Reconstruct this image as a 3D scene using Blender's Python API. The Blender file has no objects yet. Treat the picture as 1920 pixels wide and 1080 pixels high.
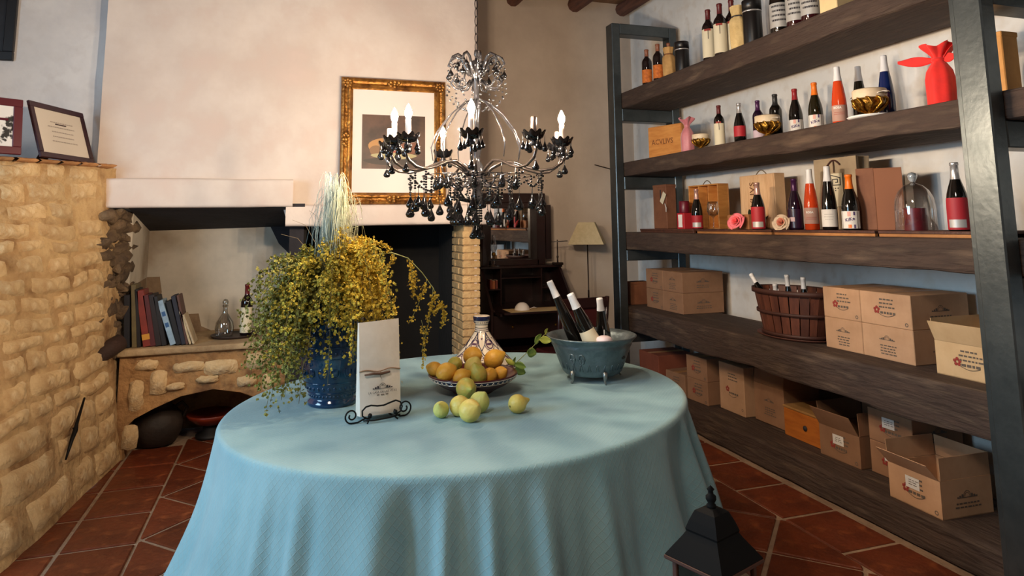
import bpy, bmesh, math, random
from mathutils import Vector, Matrix, noise
PI = math.pi
random.seed(7)
SC = bpy.context.scene
COL = SC.collection

# ------------------------------------------------------------------ camera
F_PX, CXP, CYP = 1267.7, 960.0, 253.7
YAW, PITCH, ROLL, EYE = .31643, .13011, .010597, 1.5
def cam_axes():
    f = Vector((math.sin(YAW)*math.cos(PITCH), math.cos(YAW)*math.cos(PITCH), math.sin(PITCH)))
    r = Vector((math.cos(YAW), -math.sin(YAW), 0))
    d = f.cross(r)
    if d.z > 0: d = -d
    c, s = math.cos(ROLL), math.sin(ROLL)
    return c*r + s*d, -s*r + c*d, f
CR, CD, CF = cam_axes()
CAMLOC = Vector((0, 0, EYE))
cam = bpy.data.cameras.new('camera'); camo = bpy.data.objects.new('camera', cam); COL.objects.link(camo)
cam.sensor_width = 36; cam.lens = F_PX*36/1920; cam.shift_x = 0; cam.shift_y = -(540-CYP)/1920
cam.clip_start = .05
mw = Matrix((( CR.x, -CD.x, -CF.x, 0), (CR.y, -CD.y, -CF.y, 0), (CR.z, -CD.z, -CF.z, EYE), (0, 0, 0, 1)))
camo.matrix_world = mw
SC.camera = camo
def at(px, py, ax, val):
    """the point of the world plane axis=val that is seen at a pixel of the photograph (used to survey the room)"""
    d = CR*((px-CXP)/F_PX) + CD*((py-CYP)/F_PX) + CF
    t = (val - CAMLOC[ax])/d[ax]
    return CAMLOC + d*t

# ------------------------------------------------------------------ light
w = bpy.data.worlds.new('world'); SC.world = w; w.use_nodes = True
bg = w.node_tree.nodes['Background']; bg.inputs[0].default_value = (.62, .80, 1, 1); bg.inputs[1].default_value = 1.0
def area(name, loc, target, sx, sy, power, col):
    l = bpy.data.lights.new(name, 'AREA'); l.shape = 'RECTANGLE'; l.size = sx; l.size_y = sy; l.energy = power; l.color = col
    o = bpy.data.objects.new(name, l); COL.objects.link(o); o.location = loc
    o.rotation_euler = (Vector(target)-Vector(loc)).to_track_quat('-Z', 'Z').to_euler()
    return o
area('assumed_side_daylight', (-2.86, 2.05, 1.8), (1.0, 2.05, 1.5), 1.5, 1.6, 125, (.48, .77, 1))  # assumed daylight from an unseen window on the left
area('assumed_ceiling_fill', (-.9, .3, 3.45), (-.5, 1.2, 1.2), .7, .7, 55, (1, .86, .72))  # assumed warm fill behind the camera, added to brighten camera-facing sides; no fixture
BULB = 2900.0
SC.view_settings.view_transform = 'Standard'; SC.view_settings.look = 'None'
SC.view_settings.gamma = 1; SC.view_settings.exposure = 0.0; SC.view_settings.use_curve_mapping = False

# ------------------------------------------------------------------ materials
def lin(c):
    return tuple(((x/255)/12.92 if x/255 <= .04045 else (((x/255)+.055)/1.055)**2.4) for x in c)
MATS = {}
def mat(name, col, rough=.6, metal=0, var=None, scale=6, bump=0, bscale=None, coat=0, trans=0, emit=None, estr=0, ior=None,
        rnd=0, detail=5, stretch=None, spec=None, alpha=1, sheen=0, var2=None, s2=25, lo=.38, hi=.66):
    """col, var, var2: sRGB 0-255 colours mixed by noise in object space; rnd: value change per object"""
    if name in MATS: return MATS[name]
    m = bpy.data.materials.new(name); m.use_nodes = True
    nt = m.node_tree; N = nt.nodes; L = nt.links; p = N['Principled BSDF']
    p.inputs['Roughness'].default_value = rough; p.inputs['Metallic'].default_value = metal
    p.inputs['Coat Weight'].default_value = coat; p.inputs['Coat Roughness'].default_value = .08
    p.inputs['Transmission Weight'].default_value = trans; p.inputs['Alpha'].default_value = alpha
    if ior: p.inputs['IOR'].default_value = ior
    if spec is not None: p.inputs['Specular IOR Level'].default_value = spec
    if sheen: p.inputs['Sheen Weight'].default_value = sheen
    c = lin(col)+(1,)
    p.inputs['Base Color'].default_value = c
    m.diffuse_color = c
    vec = None
    if var or bump:
        tc = N.new('ShaderNodeTexCoord'); mp = N.new('ShaderNodeMapping'); L.new(tc.outputs['Object'], mp.inputs[0])
        if stretch: mp.inputs['Scale'].default_value = stretch
        vec = mp.outputs[0]
    out = None
    if var:
        nz = N.new('ShaderNodeTexNoise'); nz.inputs['Scale'].default_value = scale; nz.inputs['Detail'].default_value = detail
        nz.inputs['Roughness'].default_value = .62; L.new(vec, nz.inputs['Vector'])
        r = N.new('ShaderNodeValToRGB'); r.color_ramp.elements[0].position = lo; r.color_ramp.elements[1].position = hi
        r.color_ramp.elements[0].color = c; r.color_ramp.elements[1].color = lin(var)+(1,)
        L.new(nz.outputs['Fac'], r.inputs[0]); out = r.outputs[0]
        if var2:
            n2 = N.new('ShaderNodeTexNoise'); n2.inputs['Scale'].default_value = s2; n2.inputs['Detail'].default_value = 4
            L.new(vec, n2.inputs['Vector'])
            rr = N.new('ShaderNodeMapRange'); rr.inputs[1].default_value = .52; rr.inputs[2].default_value = .72
            L.new(n2.outputs['Fac'], rr.inputs[0])
            mx = N.new('ShaderNodeMix'); mx.data_type = 'RGBA'; L.new(rr.outputs[0], mx.inputs[0]); L.new(out, mx.inputs[6])
            mx.inputs[7].default_value = lin(var2)+(1,); out = mx.outputs[2]
    if rnd:
        oi = N.new('ShaderNodeObjectInfo'); hs = N.new('ShaderNodeHueSaturation')
        mr = N.new('ShaderNodeMapRange'); mr.inputs[3].default_value = 1-rnd; mr.inputs[4].default_value = 1+rnd
        L.new(oi.outputs['Random'], mr.inputs[0]); L.new(mr.outputs[0], hs.inputs['Value'])
        if out: L.new(out, hs.inputs['Color'])
        else: hs.inputs['Color'].default_value = c
        out = hs.outputs[0]
    if out: L.new(out, p.inputs['Base Color'])
    if bump:
        nb = N.new('ShaderNodeTexNoise'); nb.inputs['Scale'].default_value = bscale or scale*3; nb.inputs['Detail'].default_value = 6
        L.new(vec, nb.inputs['Vector'])
        b = N.new('ShaderNodeBump'); b.inputs['Strength'].default_value = bump; b.inputs['Distance'].default_value = .02
        L.new(nb.outputs['Fac'], b.inputs['Height']); L.new(b.outputs[0], p.inputs['Normal'])
    if emit:
        p.inputs['Emission Color'].default_value = lin(emit)+(1,); p.inputs['Emission Strength'].default_value = estr
    MATS[name] = m
    return m

def thin_glass(name, tint=(1, 1, 1), gloss=.12, rough=.02):
    m = bpy.data.materials.new(name); m.use_nodes = True; nt = m.node_tree; N = nt.nodes; L = nt.links
    for n in list(N): N.remove(n)
    o = N.new('ShaderNodeOutputMaterial'); mx = N.new('ShaderNodeMixShader'); tr = N.new('ShaderNodeBsdfTransparent'); gl = N.new('ShaderNodeBsdfGlossy')
    tr.inputs[0].default_value = tint+(1,); gl.inputs['Roughness'].default_value = rough
    lw = N.new('ShaderNodeLayerWeight'); lw.inputs[0].default_value = .35; mr = N.new('ShaderNodeMapRange'); mr.inputs[3].default_value = gloss*.35; mr.inputs[4].default_value = .75
    L.new(lw.outputs['Facing'], mr.inputs[0]); L.new(mr.outputs[0], mx.inputs[0]); L.new(tr.outputs[0], mx.inputs[1]); L.new(gl.outputs[0], mx.inputs[2]); L.new(mx.outputs[0], o.inputs[0])
    MATS[name] = m; return m
plaster = mat('plaster_warm', (218, 206, 197), .85, var=(202, 186, 176), scale=1.6, bump=.35, bscale=5, var2=(211, 192, 182), s2=3.2)
plaster_right = mat('plaster_shelf_wall', (238, 236, 232), .85, var=(224, 221, 216), scale=2.5, bump=.3, bscale=6, var2=(222, 215, 206), s2=9)
plaster_back = mat('plaster_back', (200, 186, 172), .85, var=(184, 169, 155), scale=1.8, bump=.3, bscale=5)
plaster_grey = mat('plaster_grey', (214, 212, 212), .85, var=(196, 194, 196), scale=2.2, bump=.4, bscale=7, var2=(203, 200, 200), s2=12)
plaster_niche = mat('plaster_niche', (202, 192, 176), .9, var=(176, 168, 154), scale=2.2, bump=.3, bscale=7, var2=(150, 130, 108), s2=2.3)
soot_shade = mat('soot_shade', (46, 43, 47), .95, var=(34, 31, 34), scale=4, bump=.3)  # soot, with the shade under the niche soffit also put into the colour
black_soot = mat('fireplace_soot', (12, 11, 11), .95, var=(20, 18, 17), scale=5, bump=.3)
stone_m = mat('ochre_stone', (204, 176, 132), .92, var=(174, 140, 96), scale=6, bump=1.0, bscale=26, rnd=.10, var2=(216, 194, 154), s2=11, lo=.42, hi=.62)
mortar_m = mat('ochre_mortar', (196, 166, 120), .95, var=(168, 134, 92), scale=5, bump=1.0, bscale=30, var2=(128, 94, 58), s2=7)
bench_m = mat('hearth_render', (168, 128, 82), .95, var=(136, 98, 60), scale=5, bump=.8, bscale=30, var2=(104, 72, 46), s2=9)
brick_m = mat('pale_brick', (206, 172, 122), .9, var=(182, 144, 96), scale=14, bump=.5, bscale=60, rnd=.12)
terra = mat('terracotta', (112, 52, 29), .38, var=(84, 37, 22), scale=6, bump=.25, bscale=30, rnd=.2, var2=(138, 72, 40), s2=12)
grout = mat('grout', (156, 130, 106), .9, var=(136, 110, 88), scale=8, bump=.5)
beam_m = mat('beam_wood', (98, 62, 48), .8, var=(70, 42, 34), scale=8, stretch=(4, .5, 4), bump=.5)
plank_m = mat('old_plank', (70, 53, 44), .82, var=(47, 35, 30), scale=5, stretch=(3.5, .6, 3.5), bump=.8, bscale=15, var2=(96, 78, 64), s2=5)
steel = mat('dark_steel', (90, 97, 100), .36, metal=.8, var=(78, 85, 88), scale=9, bump=.06, bscale=40)
white_win = mat('window_frame_paint', (225, 222, 215), .5)
glass_pane = mat('window_glass', (235, 245, 250), .02, trans=1, ior=1.02)

# ------------------------------------------------------------------ mesh builder
def euler(rx=0, ry=0, rz=0, loc=(0, 0, 0)):
    from mathutils import Euler
    return Matrix.Translation(loc) @ Euler((rx, ry, rz)).to_matrix().to_4x4()
class MB:
    def __init__(s): s.v = []; s.f = []; s.sm = []; s.mi = []; s.uv = None
    def add(s, vs, fs, M=None, smooth=False, mi=0):
        o = len(s.v)
        for p in vs:
            p = Vector(p); s.v.append(M @ p if M is not None else p)
        for q in fs: s.f.append(tuple(i+o for i in q)); s.sm.append(smooth); s.mi.append(mi)
        return s
    def box(s, c, d, M=None, mi=0):
        x, y, z = c; a, b, e = d[0]/2, d[1]/2, d[2]/2
        vs = [(x+i*a, y+j*b, z+k*e) for k in (-1, 1) for j in (-1, 1) for i in (-1, 1)]
        return s.add(vs, [(0, 2, 3, 1), (4, 5, 7, 6), (0, 1, 5, 4), (2, 6, 7, 3), (0, 4, 6, 2), (1, 3, 7, 5)], M, mi=mi)
    def b2(s, x0, x1, y0, y1, z0, z1, M=None, mi=0):
        return s.box(((x0+x1)/2, (y0+y1)/2, (z0+z1)/2), (x1-x0, y1-y0, z1-z0), M, mi)
    def cbox(s, c, d, ch=.004, M=None, mi=0):
        bm = bmesh.new(); bmesh.ops.create_cube(bm, size=1)
        for v in bm.verts: v.co = Vector((v.co.x*d[0], v.co.y*d[1], v.co.z*d[2])) + Vector(c)
        bmesh.ops.bevel(bm, geom=bm.edges[:], offset=min(ch, min(d)*.45), segments=1, affect='EDGES')
        bm.verts.index_update()
        s.add([v.co.copy() for v in bm.verts], [tuple(v.index for v in f.verts) for f in bm.faces], M, mi=mi); bm.free(); return s
    def lathe(s, prof, n=20, M=None, smooth=True, mi=0, cap=True, a0=0, a1=2*PI):
        full = abs(a1-a0-2*PI) < 1e-6
        m = n if full else n+1
        vs = []; fs = []
        for r, z in prof:
            for i in range(m):
                a = a0+(a1-a0)*i/n; vs.append((r*math.cos(a), r*math.sin(a), z))
        for j in range(len(prof)-1):
            for i in range(n):
                k = (i+1) % m; fs.append((j*m+i, j*m+k, (j+1)*m+k, (j+1)*m+i))
        s.add(vs, fs, M, smooth, mi)
        if cap and full:
            o = len(s.v)-len(vs)
            if prof[0][0] > 1e-5: s.f.append(tuple(o+i for i in reversed(range(m)))); s.sm.append(False); s.mi.append(mi)
            if prof[-1][0] > 1e-5: s.f.append(tuple(o+(len(prof)-1)*m+i for i in range(m))); s.sm.append(False); s.mi.append(mi)
        return s
    def tube(s, pts, r, n=6, closed=False, M=None, mi=0, smooth=True, flat=1.0):
        pts = [Vector(p) for p in pts]; k = len(pts); vs = []; fs = []
        up = Vector((0, 0, 1)); prev = None
        for i, p in enumerate(pts):
            if closed: t = pts[(i+1) % k]-pts[i-1]
            else: t = pts[min(i+1, k-1)]-pts[max(i-1, 0)]
            t = t.normalized() if t.length > 1e-9 else Vector((0, 0, 1))
            if prev is None:
                ref = up if abs(t.z) < .9 else Vector((1, 0, 0)); a = t.cross(ref).normalized()
            else:
                a = (prev - t*prev.dot(t)); a = a.normalized() if a.length > 1e-6 else t.orthogonal().normalized()
            prev = a; b = t.cross(a)
            rr = r[i] if isinstance(r, (list, tuple)) else r
            for j in range(n):
                an = 2*PI*j/n; vs.append(p + a*(rr*math.cos(an)) + b*(rr*flat*math.sin(an)))
        for i in range(k if closed else k-1):
            i2 = (i+1) % k
            for j in range(n):
                j2 = (j+1) % n; fs.append((i*n+j, i*n+j2, i2*n+j2, i2*n+j))
        if not closed: fs.append(tuple(reversed(range(n)))); fs.append(tuple((k-1)*n+j for j in range(n)))
        return s.add(vs, fs, M, smooth, mi)
    def prism(s, poly, h, M=None, mi=0, h0=0):
        """polygon in local XY, extruded h0..h along local Z"""
        k = len(poly)
        ar = sum(poly[i][0]*poly[(i+1) % k][1]-poly[(i+1) % k][0]*poly[i][1] for i in range(k))
        if ar < 0: poly = poly[::-1]
        vs = [(x, y, h0) for x, y in poly]+[(x, y, h) for x, y in poly]
        fs = [tuple(reversed(range(k))), tuple(range(k, 2*k))]+[(i, (i+1) % k, k+(i+1) % k, k+i) for i in range(k)]
        return s.add(vs, fs, M, mi=mi)
    def ball(s, c, r, nu=10, nv=7, M=None, mi=0):
        if not isinstance(r, (tuple, list)): r = (r, r, r)
        vs = [(c[0], c[1], c[2]-r[2])]
        for j in range(1, nv):
            a = -PI/2+PI*j/nv
            for i in range(nu):
                b = 2*PI*i/nu; vs.append((c[0]+r[0]*math.cos(a)*math.cos(b), c[1]+r[1]*math.cos(a)*math.sin(b), c[2]+r[2]*math.sin(a)))
        vs.append((c[0], c[1], c[2]+r[2])); t = len(vs)-1; fs = []
        for i in range(nu):
            k = (i+1) % nu; fs.append((0, 1+k, 1+i)); fs.append((t, 1+(nv-2)*nu+i, 1+(nv-2)*nu+k))
            for j in range(nv-2): fs.append((1+j*nu+i, 1+j*nu+k, 1+(j+1)*nu+k, 1+(j+1)*nu+i))
        return s.add(vs, fs, M, True, mi)
    def grid(s, fn, nu, nv, smooth=True, mi=0, M=None, closed_u=False):
        m = nu if closed_u else nu+1
        vs = [fn(i/nu, j/nv) for j in range(nv+1) for i in range(m)]
        fs = [(j*m+i, j*m+(i+1) % m, (j+1)*m+(i+1) % m, (j+1)*m+i) for j in range(nv) for i in range(nu)]
        return s.add(vs, fs, M, smooth, mi)
    def mesh(s, name, mats):
        me = bpy.data.meshes.new(name); me.from_pydata([tuple(v) for v in s.v], [], s.f)
        if not isinstance(mats, (list, tuple)): mats = [mats]
        for m in mats: me.materials.append(m)
        me.polygons.foreach_set('use_smooth', s.sm)
        if len(mats) > 1: me.polygons.foreach_set('material_index', s.mi)
        if s.uv:
            l = me.uv_layers.new(name='UVMap')
            for lp in me.loops: l.data[lp.index].uv = s.uv[lp.vertex_index]
        me.update(); return me
    def build(s, name, mats, parent=None, loc=None, rot=None):
        return link(name, s.mesh(name, mats), parent, loc, rot)
def link(name, me, parent=None, loc=None, rot=None):
    o = bpy.data.objects.new(name, me); COL.objects.link(o)
    if parent: o.parent = parent
    if loc is not None: o.location = loc
    if rot is not None: o.rotation_euler = rot
    return o
def tag(o, label=None, cat=None, group=None, kind=None):
    if label: o['label'] = label
    if cat: o['category'] = cat
    if group: o['group'] = group
    if kind: o['kind'] = kind
    return o
def struct(o): o['kind'] = 'structure'; return o
def thing(name, label, cat, loc=(0, 0, 0), rz=0, group=None, rot=None):
    o = bpy.data.objects.new(name, None); COL.objects.link(o); o.empty_display_size = .05
    o.location = loc; o.rotation_euler = rot if rot else (0, 0, rz)
    return tag(o, label, cat, group)
def copy_tree(o, parent=None):
    c = o.copy(); COL.objects.link(c); c.parent = parent
    for ch in list(o.children): copy_tree(ch, c)
    return c
def nz(x, y=0, z=0, s=1): return noise.noise(Vector((x*s, y*s, z*s)))
TXT = {}
def text_mesh(body, size=1.0, extrude=0, bold=0):
    k = (body, round(size, 4), extrude, bold)
    if k in TXT: return TXT[k]
    cu = bpy.data.curves.new('lettering', 'FONT'); cu.body = body; cu.size = size; cu.align_x = 'CENTER'; cu.align_y = 'CENTER'
    cu.resolution_u = 2; cu.extrude = extrude; cu.offset = bold
    o = bpy.data.objects.new('lettering', cu); COL.objects.link(o)
    dg = bpy.context.evaluated_depsgraph_get(); dg.update()
    me = bpy.data.meshes.new_from_object(o.evaluated_get(dg))
    vs = [v.co.copy() for v in me.vertices]; fs = [tuple(p.vertices) for p in me.polygons]
    bpy.data.objects.remove(o); bpy.data.curves.remove(cu); bpy.data.meshes.remove(me)
    TXT[k] = (vs, fs); return TXT[k]

# ------------------------------------------------------------------ room shell
XR, YB, XL, YF, ZC = 3.45, 6.38, -2.8, -2.2, 3.85
def hole_wall(name, u0, u1, z0, z1, holes, mapf, m, th=.2):
    """wall strip as boxes round rectangular holes, mapf(u,depth,z)->xyz"""
    mb = MB(); us = sorted({u0, u1}|{h[0] for h in holes}|{h[1] for h in holes}); zs = sorted({z0, z1}|{h[2] for h in holes}|{h[3] for h in holes})
    for a, b in zip(us, us[1:]):
        for c, d in zip(zs, zs[1:]):
            if any(h[0] <= a and b <= h[1] and h[2] <= c and d <= h[3] for h in holes): continue
            p, q = mapf(a, 0, c), mapf(b, th, d)
            mb.b2(min(p[0], q[0]), max(p[0], q[0]), min(p[1], q[1]), max(p[1], q[1]), c, d)
    return struct(mb.build(name, m))
hole_wall('wall_left', YF, 5.29, 0, ZC, [(1.3, 2.8, 1.0, 2.6)], lambda u, d, z: (XL-d, u, z), mat('plaster_dim', (150, 138, 124), .9, var=(130, 118, 104), scale=2, bump=.3))  # opening made for the assumed, unseen window
hole_wall('wall_front', XL-.2, XR+.2, 0, ZC, [], lambda u, d, z: (u, YF-d, z), mat('wall_wood_panel', (92, 72, 56), .7, var=(72, 54, 42), scale=3, stretch=(5, 5, .5), bump=.2))
struct(MB().b2(XR, XR+.2, YF, YB+.2, 0, ZC).build('wall_right', plaster_right))
struct(MB().b2(1.2, XR, YB, YB+.2, 0, ZC).build('wall_back', plaster_back))
struct(MB().b2(XL-.2, -1.235, 5.29, 5.49, 0, ZC).build('wall_back_left', plaster_grey))
struct(MB().b2(XL-.2, XR+.2, YF-.2, YB+.2, ZC, ZC+.1).build('ceiling', mat('ceiling_boards', (124, 94, 70), .8, var=(100, 74, 54), scale=3, stretch=(6, .5, 1), bump=.2)))
def window(name, cx, cy, w_, h_, z0, axis):
    r = thing(name, None, None); struct(r)
    fr = MB(); t = .06
    for u0, u1, a, b in ((-w_/2, w_/2, 0, t), (-w_/2, w_/2, h_-t, h_), (-w_/2, -w_/2+t, t, h_-t), (w_/2-t, w_/2, t, h_-t), (-t/2, t/2, t, h_-t)):
        if axis == 'x': fr.b2(-.04, .04, u0, u1, a, b)
        else: fr.b2(u0, u1, -.04, .04, a, b)
    fr.build('window_frame', white_win, r)
    r.location = (cx, cy, z0); return r
window('window_assumed', XL-.12, 2.05, 1.5, 1.6, 1.0, 'x')  # assumed window, out of view, added as source of the side daylight

# floor: grout bed + terracotta tiles (diagonal field between two straight borders)
fl = struct(MB().b2(XL-.2, XR+.2, YF-.2, YB+.2, -.06, -.008).build('floor', grout))
def clip(poly, a, b, c):
    out = []
    for i in range(len(poly)):
        p, q = poly[i], poly[(i+1) % len(poly)]; dp = a*p[0]+b*p[1]-c; dq = a*q[0]+b*q[1]-c
        if dp <= 0: out.append(p)
        if dp*dq < 0: t = dp/(dp-dq); out.append((p[0]+(q[0]-p[0])*t, p[1]+(q[1]-p[1])*t))
    return out
def tile(poly):
    k = len(poly); cx = sum(p[0] for p in poly)/k; cy = sum(p[1] for p in poly)/k
    ins = lambda p, d: (p[0]+(cx-p[0])*d/max(.05, math.hypot(cx-p[0], cy-p[1])), p[1]+(cy-p[1])*d/max(.05, math.hypot(cx-p[0], cy-p[1])))
    dz = random.uniform(-.0015, .0015)
    a = [ins(p, .016) for p in poly]; b = [ins(p, .024) for p in poly]
    vs = [(x-cx, y-cy, -.02) for x, y in a]+[(x-cx, y-cy, -.004+dz) for x, y in a]+[(x-cx, y-cy, dz) for x, y in b]
    fs = [(i, (i+1) % k, k+(i+1) % k, k+i) for i in range(k)]+[(k+i, k+(i+1) % k, 2*k+(i+1) % k, 2*k+i) for i in range(k)]+[tuple(range(2*k, 3*k))]
    MB().add(vs, fs).build('floor_tile', terra, fl, (cx, cy, 0))
S = .392; D = S*math.sqrt(2)
TY0 = 1.6
for i in range(-1, 13):
    for col in ((-1.36, -.985), (-.985, -.65), (2.43, 2.77)):
        y0 = 3.865+.39*(i-6) if col[0] < 0 else 3.843+.39*(i-6)
        if TY0 < y0 < 5.3: tile([(col[0], y0), (col[1], y0), (col[1], y0+.39), (col[0], y0+.39)])
for i in range(-12, 14):
    for j in range(-12, 14):
        cx, cy = -.64+D/2*(i+j), 3.9+D/2*(i-j)+D/2
        if not (-1.0 < cx < 2.8 and TY0 < cy < 5.6): continue
        if -.1 < cx < 1.6 and 2.3 < cy < 3.8: continue      # wholly under the cloth
        poly = [(cx-D/2, cy), (cx, cy-D/2), (cx+D/2, cy), (cx, cy+D/2)]
        poly = clip(poly, -1, 0, .65); poly = clip(poly, 1, 0, 2.43)
        if len(poly) < 3: continue
        ar = abs(sum(poly[t][0]*poly[(t+1) % len(poly)][1]-poly[(t+1) % len(poly)][0]*poly[t][1] for t in range(len(poly))))/2
        if ar > .01: tile(poly)

# ceiling beams
for i, (x, r) in enumerate(((2.12, .075), (2.80, .08), (3.36, .075))):
    mb = MB(); n = 10
    def fn(u, v, x=x, r=r):
        a = 2*PI*u; rr = r*(1+.12*nz(v*5, a*.6, x*3)); return (x+rr*math.cos(a)+.03*nz(v*2, x), YB-.0-v*5.2, 3.79+rr*math.sin(a))
    mb.grid(fn, n, 16, closed_u=True); mb.f.append(tuple(range(n))); mb.sm.append(False); mb.mi.append(0)
    struct(mb.build('ceiling_beam', beam_m))

# ------------------------------------------------------------------ chimney breast, niche, fireplace
def plane_noise(mb_fn, nu, nv, name, m): return struct(MB().grid(mb_fn, nu, nv).build(name, m))
hood = MB()
HX0, HX1, HY = -1.25, 1.405, 5.2
def hood_front(u, v):
    x = HX0+(HX1-HX0)*u; z0 = 1.65 if x < -.02 else 1.5; z = z0+v*(ZC-z0)
    return (x, HY-.012*nz(x*2.1, z*2.1, 3)-.006*nz(x*6, z*6), z)
hood.grid(hood_front, 60, 50)
hood.b2(HX0, HX0+.02, HY+.01, 5.30, 1.62, ZC).b2(HX1-.02, HX1, HY+.01, YB, 0, ZC)
struct(hood.build('wall_chimney', plaster))
def soft_bar(name, x0, x1, y0, y1, z0, z1, m, r=.02, seg=30, amp=.006):
    """plastered bar along X with rounded edges and an uneven surface"""
    cs = []
    for (cy, cz, a0) in ((y1-r, z1-r, 0), (y0+r, z1-r, PI/2), (y0+r, z0+r, PI), (y1-r, z0+r, 1.5*PI)):
        for k in range(4):
            a = a0+PI/2*k/3; cs.append((cy+r*math.cos(a), cz+r*math.sin(a)))
    mb = MB(); n = len(cs)
    vs = []
    for i in range(seg+1):
        x = x0+(x1-x0)*i/seg
        for (y, z) in cs: vs.append((x, y+amp*nz(x*4, y*5, z*5), z+amp*nz(x*3+9, y*4, z*4)))
    fs = [(i*n+j, i*n+(j+1) % n, (i+1)*n+(j+1) % n, (i+1)*n+j) for i in range(seg) for j in range(n)]
    mb.add(vs, fs, smooth=True); mb.add(vs[:n], [tuple(reversed(range(n)))]); mb.add(vs[-n:], [tuple(range(n))])
    return struct(mb.build(name, m))
soft_bar('trim_1', -1.25, .015, 5.08, 5.24, 1.632, 1.83, plaster)
soft_bar('trim_2', -.03, 1.515, 5.10, 5.24, 1.497, 1.652, plaster, r=.025)
# niche over the bench
niche = MB()
NY = 5.9
niche.grid(lambda u, v: (-1.03+1.13*u, NY-.01*nz(u*6, v*4), .68+v*1.0), 12, 10)
niche.b2(-1.16, -1.03, 5.30, NY+.1, .0, 1.63)
struct(niche.build('wall_niche', plaster_niche))
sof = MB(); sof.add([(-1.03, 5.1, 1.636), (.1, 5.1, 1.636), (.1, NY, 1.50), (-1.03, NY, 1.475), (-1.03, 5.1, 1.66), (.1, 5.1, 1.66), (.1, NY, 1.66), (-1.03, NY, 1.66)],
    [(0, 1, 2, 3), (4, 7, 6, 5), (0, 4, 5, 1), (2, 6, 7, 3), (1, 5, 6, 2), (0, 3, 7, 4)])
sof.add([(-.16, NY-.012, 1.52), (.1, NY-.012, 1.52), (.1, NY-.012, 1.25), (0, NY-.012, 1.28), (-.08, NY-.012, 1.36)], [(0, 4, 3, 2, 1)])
struct(sof.build('trim_3', soot_shade))
# divider between niche and fireplace
struct(MB().b2(.0, .10, 5.22, 6.3, 0, 1.50).build('wall_divider', soot_shade))
# fireplace box
fb = MB(); fb.b2(.1, 1.43, 6.2, 6.3, 0, 1.6).b2(.1, 1.43, 5.2, 6.3, 1.50, 1.6).b2(1.31, 1.43, 5.56, 6.3, 0, 1.5).b2(.1, .12, 5.24, 6.2, 0, 1.5)
struct(fb.build('wall_fireplace', black_soot))
# brick jamb
jamb = struct(MB().b2(1.30, 1.425, 5.215, 5.56, 0, 1.50).build('wall_jamb', mortar_m))
bk = {}
def brick(dx, dy, dz, loc):
    k = (round(dx, 3), round(dy, 3), round(dz, 3))
    if k not in bk: bk[k] = MB().cbox((0, 0, 0), k, .005).mesh('brick', brick_m)
    link('brick', bk[k], jamb, loc, (random.uniform(-.01, .01), random.uniform(-.01, .01), random.uniform(-.008, .008)))
z = .0
while z < 1.44:
    h = .05
    even = int(z/.058) % 2
    if even: brick(.143, .115, h, (1.360, 5.262, z+.029)); brick(.03, .23, h, (1.300, 5.445, z+.029))
    else: brick(.143, .24, h, (1.360, 5.325, z+.029)); brick(.03, .10, h, (1.300, 5.505, z+.029))
    z += .058
# hearth bench with arch
AR = [(-.985, 0), (-.985, .20), (-.93, .255), (-.82, .31), (-.66, .375), (-.46, .405), (-.29, .37), (-.15, .31), (-.05, .2), (-.05, 0)]
poly = [(-1.04, 0)]+AR+[(.0, 0), (.0, .655), (-1.04, .655)]
bench = MB()
Mxz = Matrix(((1, 0, 0, 0), (0, 0, 1, 0), (0, 1, 0, 0), (0, 0, 0, 1)))   # local (x,y,z)->(x,z,y)
def quadstrip(a, b, mbx): mbx.add(a+b, [(i, i+1, len(a)+i+1, len(a)+i) for i in range(len(a)-1)])
N_ = 60
def arch_z(x):
    for (x0, z0), (x1, z1) in zip(AR[1:-1], AR[2:-1]):
        if x0 <= x <= x1 and x1 > x0: return z0+(z1-z0)*(x-x0)/(x1-x0)
    return 0
def bf(u, v):
    x = -1.04+1.04*u; zb = arch_z(x); z_ = zb+(.655-zb)*v
    return (x, 5.2-.018*nz(x*9, z_*9, 1)-.012*nz(x*23, z_*23), z_)
bench.grid(bf, 60, 14)
for (xa, za), (xb, zb) in zip(AR, AR[1:]): bench.add([(xa, 5.19, za), (xb, 5.19, zb), (xb, 5.85, zb), (xa, 5.85, za)], [(0, 1, 2, 3)])
bench.b2(-1.03, .0, 5.83, 5.9, 0, .66)
hb = struct(bench.build('wall_hearth', bench_m))
soft_bar('trim_4', -1.05, .02, 5.165, 5.92, .655, .70, mat('bench_slab', (176, 152, 116), .9, var=(142, 116, 84), scale=5, bump=.6, bscale=25), r=.012, amp=.008)
hb_st = [(-.955, .14, .10, .16), (-.93, .40, .09, .20), (-.80, .47, .11, .16), (-.62, .56, .20, .07), (-.70, .44, .12, .05), (-.42, .545, .22, .10), (-.18, .57, .16, .11), (-.50, .47, .14, .05), (-.25, .44, .13, .07), (-.88, .59, .14, .07), (-.10, .42, .10, .12)]
for (cx, cz, wx, wz) in hb_st:
    mb = MB(); sd = random.random()*50
    def fn(u, v, cx=cx, cz=cz, wx=wx, wz=wz, sd=sd):
        a, b = 2*u-1, 2*v-1; e = max(abs(a), abs(b)); o = .022*(1-e**3)+.006*nz(u*3+sd, v*3)
        return (a*wx/2*(1-.12*b*b)+.012*nz(v*3, sd), -o+(.015 if e > .99 else 0), b*wz/2*(1-.15*a*a)+.010*nz(u*3, sd+5))
    mb.grid(fn, 5, 4); mb.build('stone', stone_m, hb, (cx, 5.182, cz))

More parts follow.
